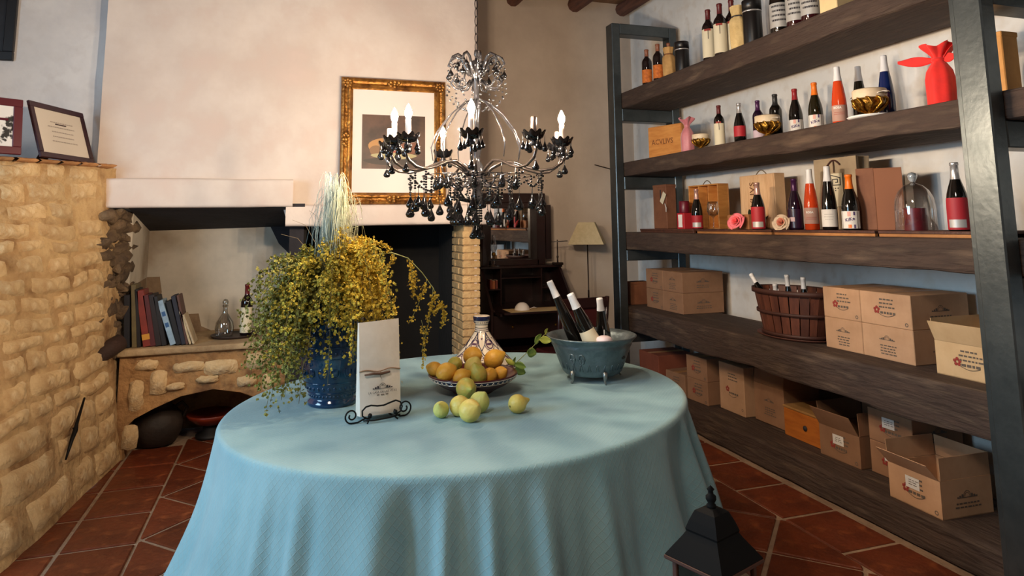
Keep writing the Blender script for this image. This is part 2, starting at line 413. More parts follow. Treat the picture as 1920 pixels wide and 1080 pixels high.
# rough stone wall at the left
BOT = [(-1.0, 5.2), (-1.063, 4.65), (-1.10, 4.225), (-1.139, 3.9), (-1.165, 3.74), (-1.30, 3.30), (-1.75, 2.95), (-2.4, 2.85)]
TOP = [(-1.19, 5.02), (-1.30, 4.90), (-1.45, 4.74), (-1.60, 4.60), (-1.78, 4.46), (-2.0, 4.32), (-2.3, 4.18), (-2.6, 4.1)]
def poly_at(P, u):
    ls = [math.dist(P[i], P[i+1]) for i in range(len(P)-1)]; t = u*sum(ls)
    for i, l in enumerate(ls):
        if t <= l or i == len(ls)-1: k = t/l; return (P[i][0]+(P[i+1][0]-P[i][0])*k, P[i][1]+(P[i+1][1]-P[i][1])*k)
        t -= l
SZ = 1.90
def stone_p(u, z_):
    k = min(1, max(0, z_/SZ)); k = k**.9
    a, b = poly_at(BOT, u), poly_at(TOP, u*.92); return Vector((a[0]+(b[0]-a[0])*k, a[1]+(b[1]-a[1])*k, z_))
def stone_n(u, z_):
    d1 = stone_p(min(1, u+.01), z_)-stone_p(max(0, u-.01), z_); d2 = stone_p(u, z_+.02)-stone_p(u, z_-.02)
    n = d1.cross(d2).normalized(); return n if n.x-n.y > 0 else -n
sw = MB()
def swf(u, v):
    z_ = v*SZ; p = stone_p(u, z_); n = stone_n(u, z_); return p+n*(.014*nz(p.y*7, z_*7, 2)+.008*nz(p.y*19, z_*19, 4))
sw.grid(swf, 60, 60)
top = [swf(i/60, 1) for i in range(61)]
for a, b in zip(top, top[1:]): sw.add([a, b, (b.x, 5.289, SZ), (a.x, 5.289, SZ)], [(0, 1, 2, 3)])
edge = [swf(0, j/60) for j in range(61)]
for a, b in zip(edge, edge[1:]): sw.add([a, b, (-1.06, 5.42, b.z), (-1.06, 5.42, a.z)], [(0, 1, 2, 3)])
swo = struct(sw.build('wall_stone', mortar_m))
z = .015
LEN = 2.9
while z < 1.87:
    h = random.uniform(.075, .135) if z > .75 else random.uniform(.09, .19)
    h = min(h, 1.89-z)
    u = random.uniform(0, .02)
    while u < .86:
        du = random.uniform(.18, .52)/LEN * (1 if z > .75 else 1.15); du = min(du, .87-u+.03)
        uc, zc = u+du/2, z+h/2; c0 = stone_p(uc, zc); sd = random.random()*90
        bulge = random.uniform(.008, .020) * (1 if z > .8 else 2.0); drop = random.random()
        if drop > .10:
            mb = MB()
            def fn(a, b, u=u, du=du, z=z, h=h, sd=sd, bulge=bulge, c0=c0):
                e = max(abs(2*a-1), abs(2*b-1)); uu = u+du*(.03+.94*a)+.006*nz(b*2, sd); zz = z+h*(.06+.88*b)+.018*nz(a*2.2, sd+7)+.010*nz(uu*9, sd*.0+z)
                o = bulge*(1-e**4)*(.65+.7*abs(nz(a*2.5, b*2.5, sd)))-(.012 if e > .99 else 0)+.004
                zz += .030*nz(uu*7, zz*2.5, 9)+.014*nz(uu*17, zz*4, 3); zz = min(zz, SZ-.004)
                return stone_p(max(0, uu), zz)+stone_n(max(0, uu), zz)*o-c0
            mb.grid(fn, 6, 5); mb.build('stone', stone_m, swo, c0)
        u += du
    z += h
# flat cap stones along the top edge
for i in range(9):
    u = .0+i*.075; p = stone_p(u+.035, SZ); q = stone_p(u+.07, SZ); r_ = stone_p(u, SZ); d = (q-r_); ang = math.atan2(d.y, d.x)
    mb = MB(); L_ = d.length*.96
    mb.grid(lambda a, b, L_=L_, i=i: Vector(((a-.5)*L_, (.5-b)*.0, 0))+Vector((0, .12*math.cos(2*PI*b)*-1+.01*nz(a*4, i), .016*math.sin(2*PI*b)+.006*nz(a*5, b*3, i))), 6, 8)
    mb.build('stone', mat('cap_stone', (178, 128, 80), .9, var=(140, 96, 58), scale=8, bump=.6, rnd=.15), swo, (p.x-.02*math.sin(ang), p.y+.08, SZ+.004), (0, 0, ang))
# dark rubble at the side of the niche
rub = mat('dark_rubble', (112, 92, 68), .95, var=(72, 57, 45), scale=9, bump=1.0, bscale=30, rnd=.25)
rr3 = random.Random(5)
for k in range(46):
    zz = .72+.9*k/46+rr3.uniform(-.01, .01); t = rr3.random(); sc = rr3.uniform(1.0, 1.7)
    mb = MB(); sd = k*3.3
    mb.grid(lambda a, b, sd=sd, sc=sc: Vector((math.cos(2*PI*a)*math.sin(PI*b)*.050, math.sin(2*PI*a)*math.sin(PI*b)*.085, -math.cos(PI*b)*.034))*sc*(1+.7*nz(math.cos(2*PI*a)*1.5, b*3, sd)), 8, 5, closed_u=True)
    mb.build('stone', rub, swo, (-1.185+.10*t, 5.09+.25*t, zz), (rr3.uniform(-.4, .4), rr3.uniform(-.4, .4), rr3.uniform(-.6, .6)))
# bare patches where the niche plaster has fallen away
nw = bpy.data.objects['wall_niche']; patch_m = mat('bare_render', (138, 116, 92), .95, var=(120, 98, 76), scale=12, bump=.5)
for nm, P in (('a', ((264, 520), (299, 519), (303, 548), (296, 566), (280, 573), (264, 572))), ('b', ((340, 590), (372, 588), (377, 612), (396, 620), (392, 646), (340, 646)))):
    V = [at(px, py, 1, NY-.014) for px, py in P]; k_ = len(V); W = [v+Vector((0, .02, 0)) for v in V]
    MB().add(V+W, [tuple(range(k_))]+[(i, (i+1) % k_, k_+(i+1) % k_, k_+i) for i in range(k_)]).build('plaster_patch', patch_m, nw)
V = [Vector((-1.028, y, z_)) for y, z_ in ((5.42, 1.10), (5.86, 1.12), (5.86, .93), (5.42, .90))]; W = [v-Vector((.02, 0, 0)) for v in V]
MB().add(V+W, [(0, 1, 2, 3)]+[(i, (i+1) % 4, 4+(i+1) % 4, 4+i) for i in range(4)]).build('plaster_patch', patch_m, nw)

# ------------------------------------------------------------------ shelf unit: two steel portals, five old planks
XP = 2.80
rack = thing('steel_rack', 'tall dark steel shelving rack holding up the old planks', 'shelving rack', (0, 0, 0))
def portal(yn, zt=3.30):
    MB().cbox((2.76, yn+.0625, zt/2), (.08, .125, zt), .006).build('post', steel, rack)
    MB().cbox((2.765, yn+.142, zt/2-.01), (.05, .034, zt-.02), .004).build('flange', steel, rack)
    MB().cbox((3.35, yn+.0625, zt/2), (.078, .125, zt), .006).build('post', steel, rack)
    for z0, z1 in ((3.20, 3.30), (2.40, 2.513), (1.79, 1.903), (1.17, 1.263), (.48, .573)):
        MB().cbox((3.055, yn+.0625, (z0+z1)/2), (.51, .125, z1-z0), .005).build('crossbar', steel, rack)
portal(5.37); portal(1.99)
PZ = {1: (2.515, 2.66), 2: (1.905, 2.03), 3: (1.265, 1.415), 4: (.575, .775), 5: (.0, .155)}
names = {1: 'old rough plank, topmost shelf board', 2: 'old rough plank carrying the row of bottles and gilt candle bowls', 3: 'old rough plank carrying thin display boards',
         4: 'thick old plank carrying the slatted basket', 5: 'lowest old plank lying on the tiled floor'}
def plank(k, y0=1.35, y1=5.60, x0=2.803, x1=3.308):
    z0, z1 = PZ[k]; n = 48; cs = []; r = .014
    for (cx, cz, a0) in ((x1-r, z1-r, 0), (x0+r, z1-r, PI/2), (x0+r, z0+r, PI), (x1-r, z0+r, 1.5*PI)):
        for q in range(3):
            a = a0+PI/2*q/2; cs.append((cx+r*math.cos(a), cz+r*math.sin(a)))
        if a0 == PI/2: cs += [(x0, z0+(z1-z0)*.66), (x0, z0+(z1-z0)*.33)]
        if a0 == PI: cs += [(x0+(x1-x0)*.4, z0)]
        if a0 == 1.5*PI: cs += [(x1, (z0+z1)/2)]
    m = len(cs); vs = []
    for i in range(n+1):
        y = y0+(y1-y0)*i/n
        for (x, zz) in cs:
            low = 1-(zz-z0)/(z1-z0); dx = dz = 0
            if x < x1-.05:
                dx = .012*low*nz(y*2.3, zz*6, k*7)+.006*nz(y*9, zz*12, k)
                if zz < z1-.02: dz = (.022*nz(y*1.7, k*5)+.010*nz(y*6, k*3)) * (1 if k in (4, 2) else .5)
                if k == 5: dz = max(dz, 0) if zz < .02 else 0
            if zz > z1-.001: dz = 0
            if min(abs(y-5.43), abs(y-2.05)) < .16: dz = max(0, dz); dx = max(0, dx)
            dx = max(dx, -.006)
            vs.append((x+dx, y, zz+dz))
    fs = [(i*m+j, (i+1)*m+j, (i+1)*m+(j+1) % m, i*m+(j+1) % m) for i in range(n) for j in range(m)]
    mb = MB(); mb.add(vs, fs, smooth=False); mb.add(vs[:m], [tuple(range(m))]); mb.add(vs[-m:], [tuple(reversed(range(m)))])
    return tag(mb.build('shelf_plank', plank_m), names[k], 'shelf plank', 'old shelf planks')
for k in PZ: plank(k)

# ------------------------------------------------------------------ table and cloth
TC = Vector((.768, 3.006)); TA, TB = 1.032, .897; TROT = math.atan2(-.498, -.867)+PI
TZ = .76
dwood = mat('dark_wood', (52, 30, 24), .45, var=(34, 19, 16), scale=6, stretch=(1, 1, .3), bump=.1)
tb = thing('round_table', 'large round dining table hidden under the blue cloth', 'table', (TC.x, TC.y, 0))
def ell(a, s=1.0): return (s*TA*math.cos(a)*math.cos(TROT)-s*TB*math.sin(a)*math.sin(TROT), s*TA*math.cos(a)*math.sin(TROT)+s*TB*math.sin(a)*math.cos(TROT))
MB().prism([ell(2*PI*i/64, .985) for i in range(64)], TZ-.006, h0=TZ-.04).build('tabletop', dwood, tb)
for sx in (-1, 1):
    for sy in (-1, 1): MB().lathe([(.03, 0), (.035, .3), (.045, .6), (.045, TZ-.04)], 12).build('leg', dwood, tb, (.42*sx, .42*sy, 0))
NTH = 420
def cloth_prof():
    P = [(.004, 0, 0), (.25, 0, 0), (.5, 0, 0), (.7, 0, 0), (.85, 0, 0), (.93, 0, 0), (.965, 0, 0), (.985, 0, .001)]
    return P
def fold(a):
    # fold phase travels unevenly round the table
    return 1.1*math.sin(3*a+1.0)+.8*math.sin(7*a+2.2)+.5*math.sin(11*a+.4)
rings = []
for s_, dr, dz in cloth_prof(): rings.append(('t', s_, 0))
for k in range(5): rings.append(('r', k, 0))
ND = 26
for k in range(1, ND+1): rings.append(('d', k/ND, 0))
for k in range(1, 4): rings.append(('h', k/3, 0))
cv = []; cu_ = []; Rr = .022
for kind, s_, _ in rings:
    for i in range(NTH):
        a = 2*PI*i/NTH; ex, ey = ell(a); L = math.hypot(ex, ey); nx, ny = ex/L, ey/L
        ph = 29*a+1.7*fold(a)
        amp = .80+.25*math.sin(2*a-.35)+.30*math.sin(5*a+1.2)+.2*math.sin(9*a)
        amp = max(.18, amp)
        wave = math.cos(ph); amp *= .7+.8*abs(nz(math.cos(a)*3.1, math.sin(a)*3.1, 8)); wv = .45*math.cos(17*a+2*math.sin(4*a))+ (.5+.5*wave)**1.6*2-1+.35*math.cos(2*ph+1.3*math.sin(3*a))
        if kind == 't':
            p = (TC.x+ex*s_, TC.y+ey*s_, TZ+.0012*nz(ex*s_*5, ey*s_*5)*(1 if s_ < .9 else 0)); v = s_*L
        elif kind == 'r':
            b = PI/2*(s_+1)/5; p = (TC.x+ex+nx*(Rr*math.sin(b)-Rr*.6), TC.y+ey+ny*(Rr*math.sin(b)-Rr*.6), TZ-Rr*(1-math.cos(b))); v = L+Rr*b
        elif kind == 'd':
            t = s_; gro = t**.7
            flr = .09*t*t*max(0, math.cos(a-2.95))**3+.05*t*t*max(0, math.cos(a+.75))**4
            off = Rr*.4+.15*t**1.2+flr+gro*amp*(.055*wv)+.05*t*nz(math.cos(a)*2.1, math.sin(a)*2.1, t*2)
            z_ = (TZ-Rr)*(1-t)+.006
            p = (TC.x+ex+nx*off, TC.y+ey+ny*off, z_); v = L+Rr*1.5+t*.76
        else:
            off0 = Rr*.4+.15+.09*max(0, math.cos(a-2.95))**3+.05*max(0, math.cos(a+.75))**4+amp*.055*wv+.05*nz(math.cos(a)*2.1, math.sin(a)*2.1, 2)
            pool = .05+.10*max(0, math.cos(a-2.9))**4+.05*(1+nz(math.cos(a)*4, math.sin(a)*4, 5))
            off = off0+pool*s_
            z_ = .006+.018*math.sin(PI*s_)*(1+.8*wave)*min(1, pool*6)
            p = (TC.x+ex+nx*off, TC.y+ey+ny*off, z_); v = L+.8+s_*pool
        cv.append(p); cu_.append((p[0]*1.3-.13*p[1], p[1]*1.3) if kind == 't' else (a*1.0, v))
mb = MB(); nr = len(rings)
fs = [(j*NTH+i, j*NTH+(i+1) % NTH, (j+1)*NTH+(i+1) % NTH, (j+1)*NTH+i) for j in range(nr-1) for i in range(NTH)]
mb.add(cv, fs, smooth=True)
mb.f.append(tuple(range(NTH))); mb.sm.append(True); mb.mi.append(0)
mb.uv = cu_
def cloth_mat():
    m = mat('turquoise_cloth', (133, 171, 180), .8, var=(115, 157, 168), scale=4, sheen=.2)
    nt = m.node_tree; N = nt.nodes; L = nt.links; p = N['Principled BSDF']
    # woven fish-scale lattice: diagonal lines from world position
    tc = N.new('ShaderNodeTexCoord'); sp = N.new('ShaderNodeSeparateXYZ'); L.new(tc.outputs['Object'], sp.inputs[0])
    uvm = N.new('ShaderNodeUVMap'); su = N.new('ShaderNodeSeparateXYZ'); L.new(uvm.outputs[0], su.inputs[0])
    def mth(op, a, b=None, va=None, vb=None):
        n = N.new('ShaderNodeMath'); n.operation = op
        if a is not None: L.new(a, n.inputs[0])
        elif va is not None: n.inputs[0].default_value = va
        if b is not None: L.new(b, n.inputs[1])
        elif vb is not None: n.inputs[1].default_value = vb
        return n.outputs[0]
    U = mth('MULTIPLY', su.outputs[0], vb=44.0); V = mth('MULTIPLY', su.outputs[1], vb=34.0)
    d1 = mth('ADD', U, V); d2 = mth('SUBTRACT', U, V)
    def line(x):
        f = mth('FRACT', x); f = mth('SUBTRACT', f, vb=.5); f = mth('ABSOLUTE', f)
        r = N.new('ShaderNodeMapRange'); r.inputs[1].default_value = .40; r.inputs[2].default_value = .5; L.new(f, r.inputs[0]); return r.outputs[0]
    ln = mth('MAXIMUM', line(d1), line(d2))
    base = p.inputs['Base Color'].links[0].from_socket
    mx = N.new('ShaderNodeMix'); mx.data_type = 'RGBA'; mm = mth('MULTIPLY', ln, vb=.28); L.new(mm, mx.inputs[0]); L.new(base, mx.inputs[6])
    mx.inputs[7].default_value = lin((150, 160, 158))+(1,); L.new(mx.outputs[2], p.inputs['Base Color'])
    wv = N.new('ShaderNodeTexNoise'); wv.inputs['Scale'].default_value = 260; L.new(tc.outputs['Object'], wv.inputs['Vector'])
    h = mth('MULTIPLY', ln, vb=-1.0); h2 = mth('MULTIPLY', wv.outputs['Fac'], vb=.7); hh = mth('ADD', h, h2)
    b = N.new('ShaderNodeBump'); b.inputs['Strength'].default_value = .3; b.inputs['Distance'].default_value = .003
    L.new(hh, b.inputs['Height']); L.new(b.outputs[0], p.inputs['Normal'])
    return m
tag(mb.build('tablecloth', cloth_mat()), 'turquoise blue patterned cloth draped over the round table to the floor', 'tablecloth')

# ------------------------------------------------------------------ bottles
def glass(name, col, rough=.05, trans=0): return mat('glass_'+name, col, rough, coat=.3, trans=trans, spec=.6)
G_DARK = glass('dark', (14, 13, 12)); G_GREEN = glass('green', (26, 24, 10)); G_PURPLE = glass('purple', (30, 14, 34)); G_BLUE = glass('navy', (16, 34, 84))
G_ROSE = mat('glass_rose', (232, 84, 40), .05, trans=.45, ior=1.2, coat=.3); G_INK = glass('ink', (22, 14, 16))
def foil(n, c, metal=0, rough=.4): return mat('foil_'+n, c, rough, metal=metal)
F_WHITE = foil('white', (222, 222, 224)); F_RED = foil('red', (150, 26, 34)); F_ORANGE = foil('orange', (236, 116, 20)); F_PURPLE = foil('purple', (74, 34, 78), .3, .3)
F_MAROON = foil('maroon', (92, 24, 26)); F_COPPER = foil('copper', (130, 76, 52)); F_BLACK = foil('black', (40, 40, 42)); F_SILVER = foil('silver', (214, 212, 212), .7, .25)
F_BLUSH = foil('blush', (204, 160, 150), .5, .3)
P_WHITE = mat('paper_white', (224, 220, 214), .7); P_CREAM = mat('paper_cream', (214, 204, 176), .7); P_ORANGE = mat('paper_orange', (208, 116, 42), .7, var=(170, 84, 26), scale=60)
P_RED = mat('paper_red', (168, 30, 42), .6); P_GREY = mat('paper_silver', (184, 182, 178), .45, metal=.3); P_PINK = mat('paper_rosegrey', (176, 138, 124), .7)
P_LILAC = mat('paper_lilac', (196, 176, 188), .7); INK = mat('ink_dark', (46, 42, 48), .8); INK_RED = mat('ink_red', (150, 52, 44), .8); INK_BROWN = mat('ink_brown', (112, 66, 36), .8)
INK_PURPLE = mat('ink_purple', (84, 66, 110), .8); INK_GREY = mat('ink_grey', (96, 84, 74), .8)
def scaleprof(P, H, R): return [(r*R, z*H) for r, z in P]
BORD = [(.90, 0), (1, .015), (1, .62), (.97, .66), (.82, .71), (.58, .75), (.42, .785), (.385, .82), (.37, .955), (.42, .96), (.42, .985), (.38, 1)]
BURG = [(.90, 0), (1, .015), (1, .38), (.98, .45), (.88, .54), (.72, .63), (.54, .71), (.42, .78), (.37, .85), (.35, .95), (.40, .955), (.40, .985), (.36, 1)]
FLUT = [(.90, 0), (1, .012), (1, .30), (.96, .40), (.86, .52), (.72, .64), (.58, .74), (.46, .83), (.40, .90), (.40, .98), (.37, 1)]
def rad_at(P, z_):
    for (r0, z0), (r1, z1) in zip(P, P[1:]):
        if z0 <= z_ <= z1 and z1 > z0: return r0+(r1-r0)*(z_-z0)/(z1-z0)
    return P[-1][0]
def patch(P, z0, z1, half, face, m, name, parent, off=.0010, nzv=12, na=14):
    """paper wrapped on the bottle wall"""
    mb = MB()
    def fn(u, v):
        z_ = z0+(z1-z0)*v; r = rad_at(P, z_)+off; a = face-half+2*half*u; return (r*math.cos(a), r*math.sin(a), z_)
    mb.grid(fn, na, nzv); return mb.build(name, m, parent)
def wrap(body, size, P, zc, face, m, parent, da=0, tilt=0, off=.0022, bold=0):
    vs, fs = text_mesh(body, size, 0, bold); c, s = math.cos(tilt), math.sin(tilt); o = []
    for v in vs:
        x, y = v.x*c-v.y*s, v.x*s+v.y*c; z_ = zc+y; r = rad_at(P, z_)+off; a = face+da+x/r
        o.append((r*math.cos(a), r*math.sin(a), z_))
    return tag(MB().add(o, fs).build('lettering', m, parent), kind='stuff')
def dashes(P, rows, zc, dz, half, face, m, parent, hgt=.0022, seed=1):
    rn = random.Random(seed); mb = MB()
    for k in range(rows):
        z_ = zc-k*dz; a = face-half*rn.uniform(.6, 1)
        while a < face+half*.9:
            w_ = rn.uniform(.05, .16); b = a+w_
            for q in range(2):
                pass
            r0 = rad_at(P, z_)+.0018
            mb.add([(r0*math.cos(a), r0*math.sin(a), z_), (r0*math.cos(b), r0*math.sin(b), z_), (r0*math.cos(b), r0*math.sin(b), z_+hgt), (r0*math.cos(a), r0*math.sin(a), z_+hgt)], [(0, 1, 2, 3)])
            a = b+.04
    return tag(mb.build('lettering', m, parent), kind='stuff')
def bottle(label, loc, kind='bord', H=.30, R=.0375, glassm=None, foilm=None, cap=.24, lab=None, group=None, rot=None, face=None, extra=None):
    P = scaleprof({'bord': BORD, 'burg': BURG, 'flut': FLUT}[kind], H, R)
    t = thing('wine_bottle', label, 'bottle', loc, 0, group, rot)
    MB().lathe(P, 24).build('glass_body', glassm or G_DARK, t)
    if foilm:
        z0 = H*(1-cap); CP = [(rad_at(P, z0)+.0007, z0)]+[(r+.0009, z_) for r, z_ in P if z_ > z0]; CP.append((.0, H+.001))
        MB().lathe(CP, 16, cap=False).build('foil_capsule', foilm, t)
    if face is None:
        face = math.atan2(-loc[1], -loc[0]-1.2)
    for l in (lab or []):
        patch(P, l[0]*H, l[1]*H, l[3] if len(l) > 3 else 1.25, face, l[2], 'paper_label', t)
    if extra: extra(t, P, H, face)
    return t
PT = {1: 2.66, 2: 2.03, 3: 1.415, 4: .775, 5: .155}
def sp(px, py, x, z): p = at(px, py, 0, x); return (x, p.y, z)
def kike(t, P, H, f):
    wrap('KiKe', .026, P, .19*H, f, INK_PURPLE, t, tilt=.22, bold=.0006)
    patch(P, .265*H, .33*H, .10, f+.5, INK_PURPLE, 'label_stripe', t, off=.0016); patch(P, .035*H, .10*H, .10, f+.5, INK_PURPLE, 'label_stripe', t, off=.0016)
    patch(P, .245*H, .33*H, .18, f-.05, mat('ink_pink', (226, 170, 158), .8), 'label_stripe', t, off=.0016)
    patch(P, .04*H, .10*H, .18, f-.02, F_ORANGE, 'label_stripe', t, off=.0016)
    patch(P, .03*H, .33*H, .03, f+.85, INK_GREY, 'label_stripe', t, off=.0016)
    patch(P, .03*H, .33*H, .03, f-.9, INK_GREY, 'label_stripe', t, off=.0016)
def rosa(t, P, H, f):
    wrap('ROSA', .017, P, .285*H, f, P_WHITE, t, bold=.0008, da=-.1)
    dashes(P, 2, .20*H, .010, .8, f, INK_RED, t, .003, 3)
def script_lab(t, P, H, f): dashes(P, 3, .24*H, .014, .6, f, INK_GREY, t, .0018, 5)
def tlab(t, P, H, f):     # dark vertical seal on a cream label
    patch(P, .40*H, .58*H, .05, f+.1, INK, 'label_stripe', t, off=.0016); patch(P, .56*H, .60*H, .5, f, INK_RED, 'label_stripe', t, off=.0016)
def shield(t, P, H, f): patch(P, .16*H, .245*H, .32, f-.3, mat('paper_blush', (214, 186, 190), .7), 'label_stripe', t, off=.0016)
def rlab(t, P, H, f): patch(P, .05*H, .165*H, .8, f, P_GREY, 'label_stripe', t, off=.0016)

# top shelf
TX = 2.875
for i, (px, py) in enumerate(((1212, 100), (1233, 96))):
    bottle('slim dark orange-label bottle on the topmost board, '+('beside the steel post', 'beside the tan paper bag')[i], sp(px, py, TX, PT[1]), 'bord', .315, .043, G_INK, F_COPPER, .2, [(.06, .42, P_ORANGE)], 'orange-label bottles on the topmost board')
for i, (px, py) in enumerate(((1327, 30), (1349, 24), (1371, 19))):
    bottle('large cream-label bottle on the topmost board, '+('beside the smaller black tin', 'between two cream-label bottles', 'behind the cream canvas bag')[i], sp(px, py, TX+(.085 if i == 2 else 0), PT[1]), 'bord', .385+(.03 if i == 2 else 0), .047, G_INK, F_MAROON, .2, [(.05, .6, P_CREAM)], 'cream-label bottles on the topmost board', extra=tlab)
for i, (px, py) in enumerate(((1462, 40), (1493, 30), (1521, 22))):
    def e3(t, P, H, f, i=i): dashes(P, 4, .36*H, .03, .85, f, INK, t, .012, 11+i)
    bottle('big grey-label bottle on the topmost board, '+('beside the larger black tin', 'between two grey-label bottles', 'beside the tall cream card box')[i], sp(px, py, TX+.02, PT[1]), 'burg', .46, .058, G_DARK if i == 0 else glass('garnet', (44, 10, 16)), F_BLACK, .2, [(.08, .42, P_GREY)], 'big grey-label bottles on the topmost board', extra=e3)
kraft = mat('kraft_paper', (188, 148, 92), .85, var=(168, 128, 76), scale=14, bump=.25)
cloth_cream = mat('cream_canvas', (214, 186, 130), .85, var=(196, 166, 112), scale=14, bump=.3)
def bottle_bag(label, loc, H, R, m, knot, neck=None, name='bottle_bag'):
    t = thing(name, label, 'gift bag', loc)
    def fn(u, v):
        a = 2*PI*u; prof = [(R*.9, 0), (R, .03), (R, .62), (R*.9, .70), (R*.62, .76), (R*.72, .84), (R*.86, 1)]
        z_ = v; r = 0
        for (r0, z0), (r1, z1) in zip(prof, prof[1:]):
            if z0 <= z_ <= z1: r = r0+(r1-r0)*(z_-z0)/(z1-z0)
        r *= 1+.07*math.sin(7*a+v*3)*(.3+v)
        return (r*math.cos(a), r*math.sin(a), v*H)
    mb = MB().grid(fn, 28, 16, closed_u=True); mb.f.append(tuple(reversed(range(28)))); mb.sm.append(False); mb.mi.append(0)
    mb.build('bag', m, t)
    MB().tube([((R*.66)*math.cos(2*PI*i/16), (R*.66)*math.sin(2*PI*i/16), H*.76) for i in range(16)], .006, 6, closed=True).build('tie', knot, t)
    if neck: MB().lathe([(.014, H*.7), (.014, H*1.1), (.016, H*1.11), (.016, H*1.16), (0, H*1.16)], 12).build('bottle_neck', neck, t)
    return t
bottle_bag('tan paper bottle bag tied at the neck beside two orange-label bottles', sp(1254, 110, TX, PT[1]), .24, .05, kraft, INK_BROWN, F_COPPER)
bottle_bag('cream canvas bottle bag with dark tie beside the cream-label bottles', sp(1384, 50, TX, PT[1]), .30, .056, cloth_cream, INK)
def tin(label, loc, H, R):
    t = thing('tin', label, 'tin', loc)
    MB().lathe([(R*.98, 0), (R, .006), (R, H*.72), (R*.98, H*.73)], 24).build('body', mat('black_tin', (20, 19, 20), .35), t)
    MB().lathe([(R*1.015, H*.72), (R*1.015, H*.755)], 24).build('band', F_SILVER, t)
    MB().lathe([(R*1.02, H*.755), (R*1.02, H*.985), (R*.97, H), (0, H)], 24).build('lid', mat('black_tin', (20, 19, 20)), t)
tin('black cylindrical tin with silver band beside the tan paper bag', sp(1279, 110, TX+.01, PT[1]), .24, .055)
tin('larger black cylindrical tin with silver band beside the cream canvas bag', sp(1411, 50, TX+.01, PT[1]), .30, .062)
cream_card = mat('cream_card', (226, 200, 150), .8, var=(214, 186, 136), scale=6)
def card_box(name, label, loc, w_, d_, h_, rz, m, cat='box', **kw):
    t = thing(name, label, cat, loc, rz, kw.get('group'))
    MB().cbox((0, d_/2, h_/2), (w_, d_, h_), .004).build('body', m, t)
    MB().cbox((0, d_/2, h_-.012), (w_+.004, d_+.004, .024), .003).build('lid', m, t)
    return t
card_box('gift_box', 'tall cream card box at the end of the topmost board row', (2.86, at(1552, 5, 0, 2.86).y, PT[1]), .13, .13, .42, -PI/2, cream_card)

# second shelf
R2 = PT[2]; X2 = 2.96
wood_or = mat('pine_box', (206, 142, 72), .6, var=(184, 116, 52), scale=5, stretch=(1, 1, 6), bump=.1)
wood_pale = mat('pale_pine', (222, 184, 142), .6, var=(204, 160, 118), scale=5, stretch=(6, 1, 1), bump=.1)
def text_on(body, size, m, parent, M, bold=0, name='lettering'):
    vs, fs = text_mesh(body, size, 0, bold); return tag(MB().add(vs, fs, M).build(name, m, parent), kind='stuff')
FRONT = Matrix(((1, 0, 0, 0), (0, 0, 1, -.0015), (0, 1, 0, 0), (0, 0, 0, 1)))   # text on the local -Y face
def FM(x=0, z_=0, rot=0): return Matrix.Translation((x, -.0022, z_)) @ Matrix(((1, 0, 0, 0), (0, 0, -1, 0), (0, 1, 0, 0), (0, 0, 0, 1))) @ Matrix.Rotation(rot, 4, 'Z')
def wood_case(label, loc, w_, d_, h_, rz, m, txt=None, tsize=.05, trot=0, tz=.5, tx=0, open_=False, rope=False, rx=0):
    t = thing('wooden_wine_case', label, 'wooden box', loc, rz)
    if rx: t.rotation_euler = (rx, 0, rz)
    th = .010
    if not open_:
        MB().cbox((0, d_/2, h_/2), (w_-.002, d_-.012, h_-.002), .003).build('body', m, t)
        MB().cbox((0, .006, h_/2), (w_-.012, .012, h_-.012), .002).build('lid', m, t)
    else:
        MB().cbox((0, d_-th/2, h_/2), (w_, th, h_), .002).build('back_panel', m, t)
        for s_ in (-1, 1): MB().cbox((s_*(w_/2-th/2), d_/2, h_/2), (th, d_-.02, h_), .002).build('side_panel', m, t)
        MB().cbox((0, d_/2, h_-th/2), (w_-.02, d_-.02, th), .002).build('top_panel', m, t); MB().cbox((0, d_/2, th/2), (w_-.02, d_-.02, th), .002).build('bottom_panel', m, t)
        for s_ in (-.167, .167): MB().cbox((s_*w_, d_/2, h_/2), (.006, d_-.03, h_-.02), .001).build('divider', m, t)
    if txt: text_on(txt, tsize, INK_BROWN, t, FM(tx, h_*tz, trot), bold=.0004)
    if rope:
        MB().tube([(-.06+.12*i/10, d_*.5, h_-.002+.035*math.sin(PI*i/10)) for i in range(11)], .0035, 6).build('rope_handle', mat('rope', (120, 104, 80), .9), t)
    return t
BT = (.24, .275)
wood_case('orange pine wine case with burnt lettering on the bottle shelf', (2.95, 4.93, R2), .36, .12, .275, math.radians(-72), wood_or, 'ACVLIVS', .062, 0, .5, -.02)
pink_m = mat('pink_organza', (196, 122, 128), .5, sheen=.4, var=(176, 98, 108), scale=9)
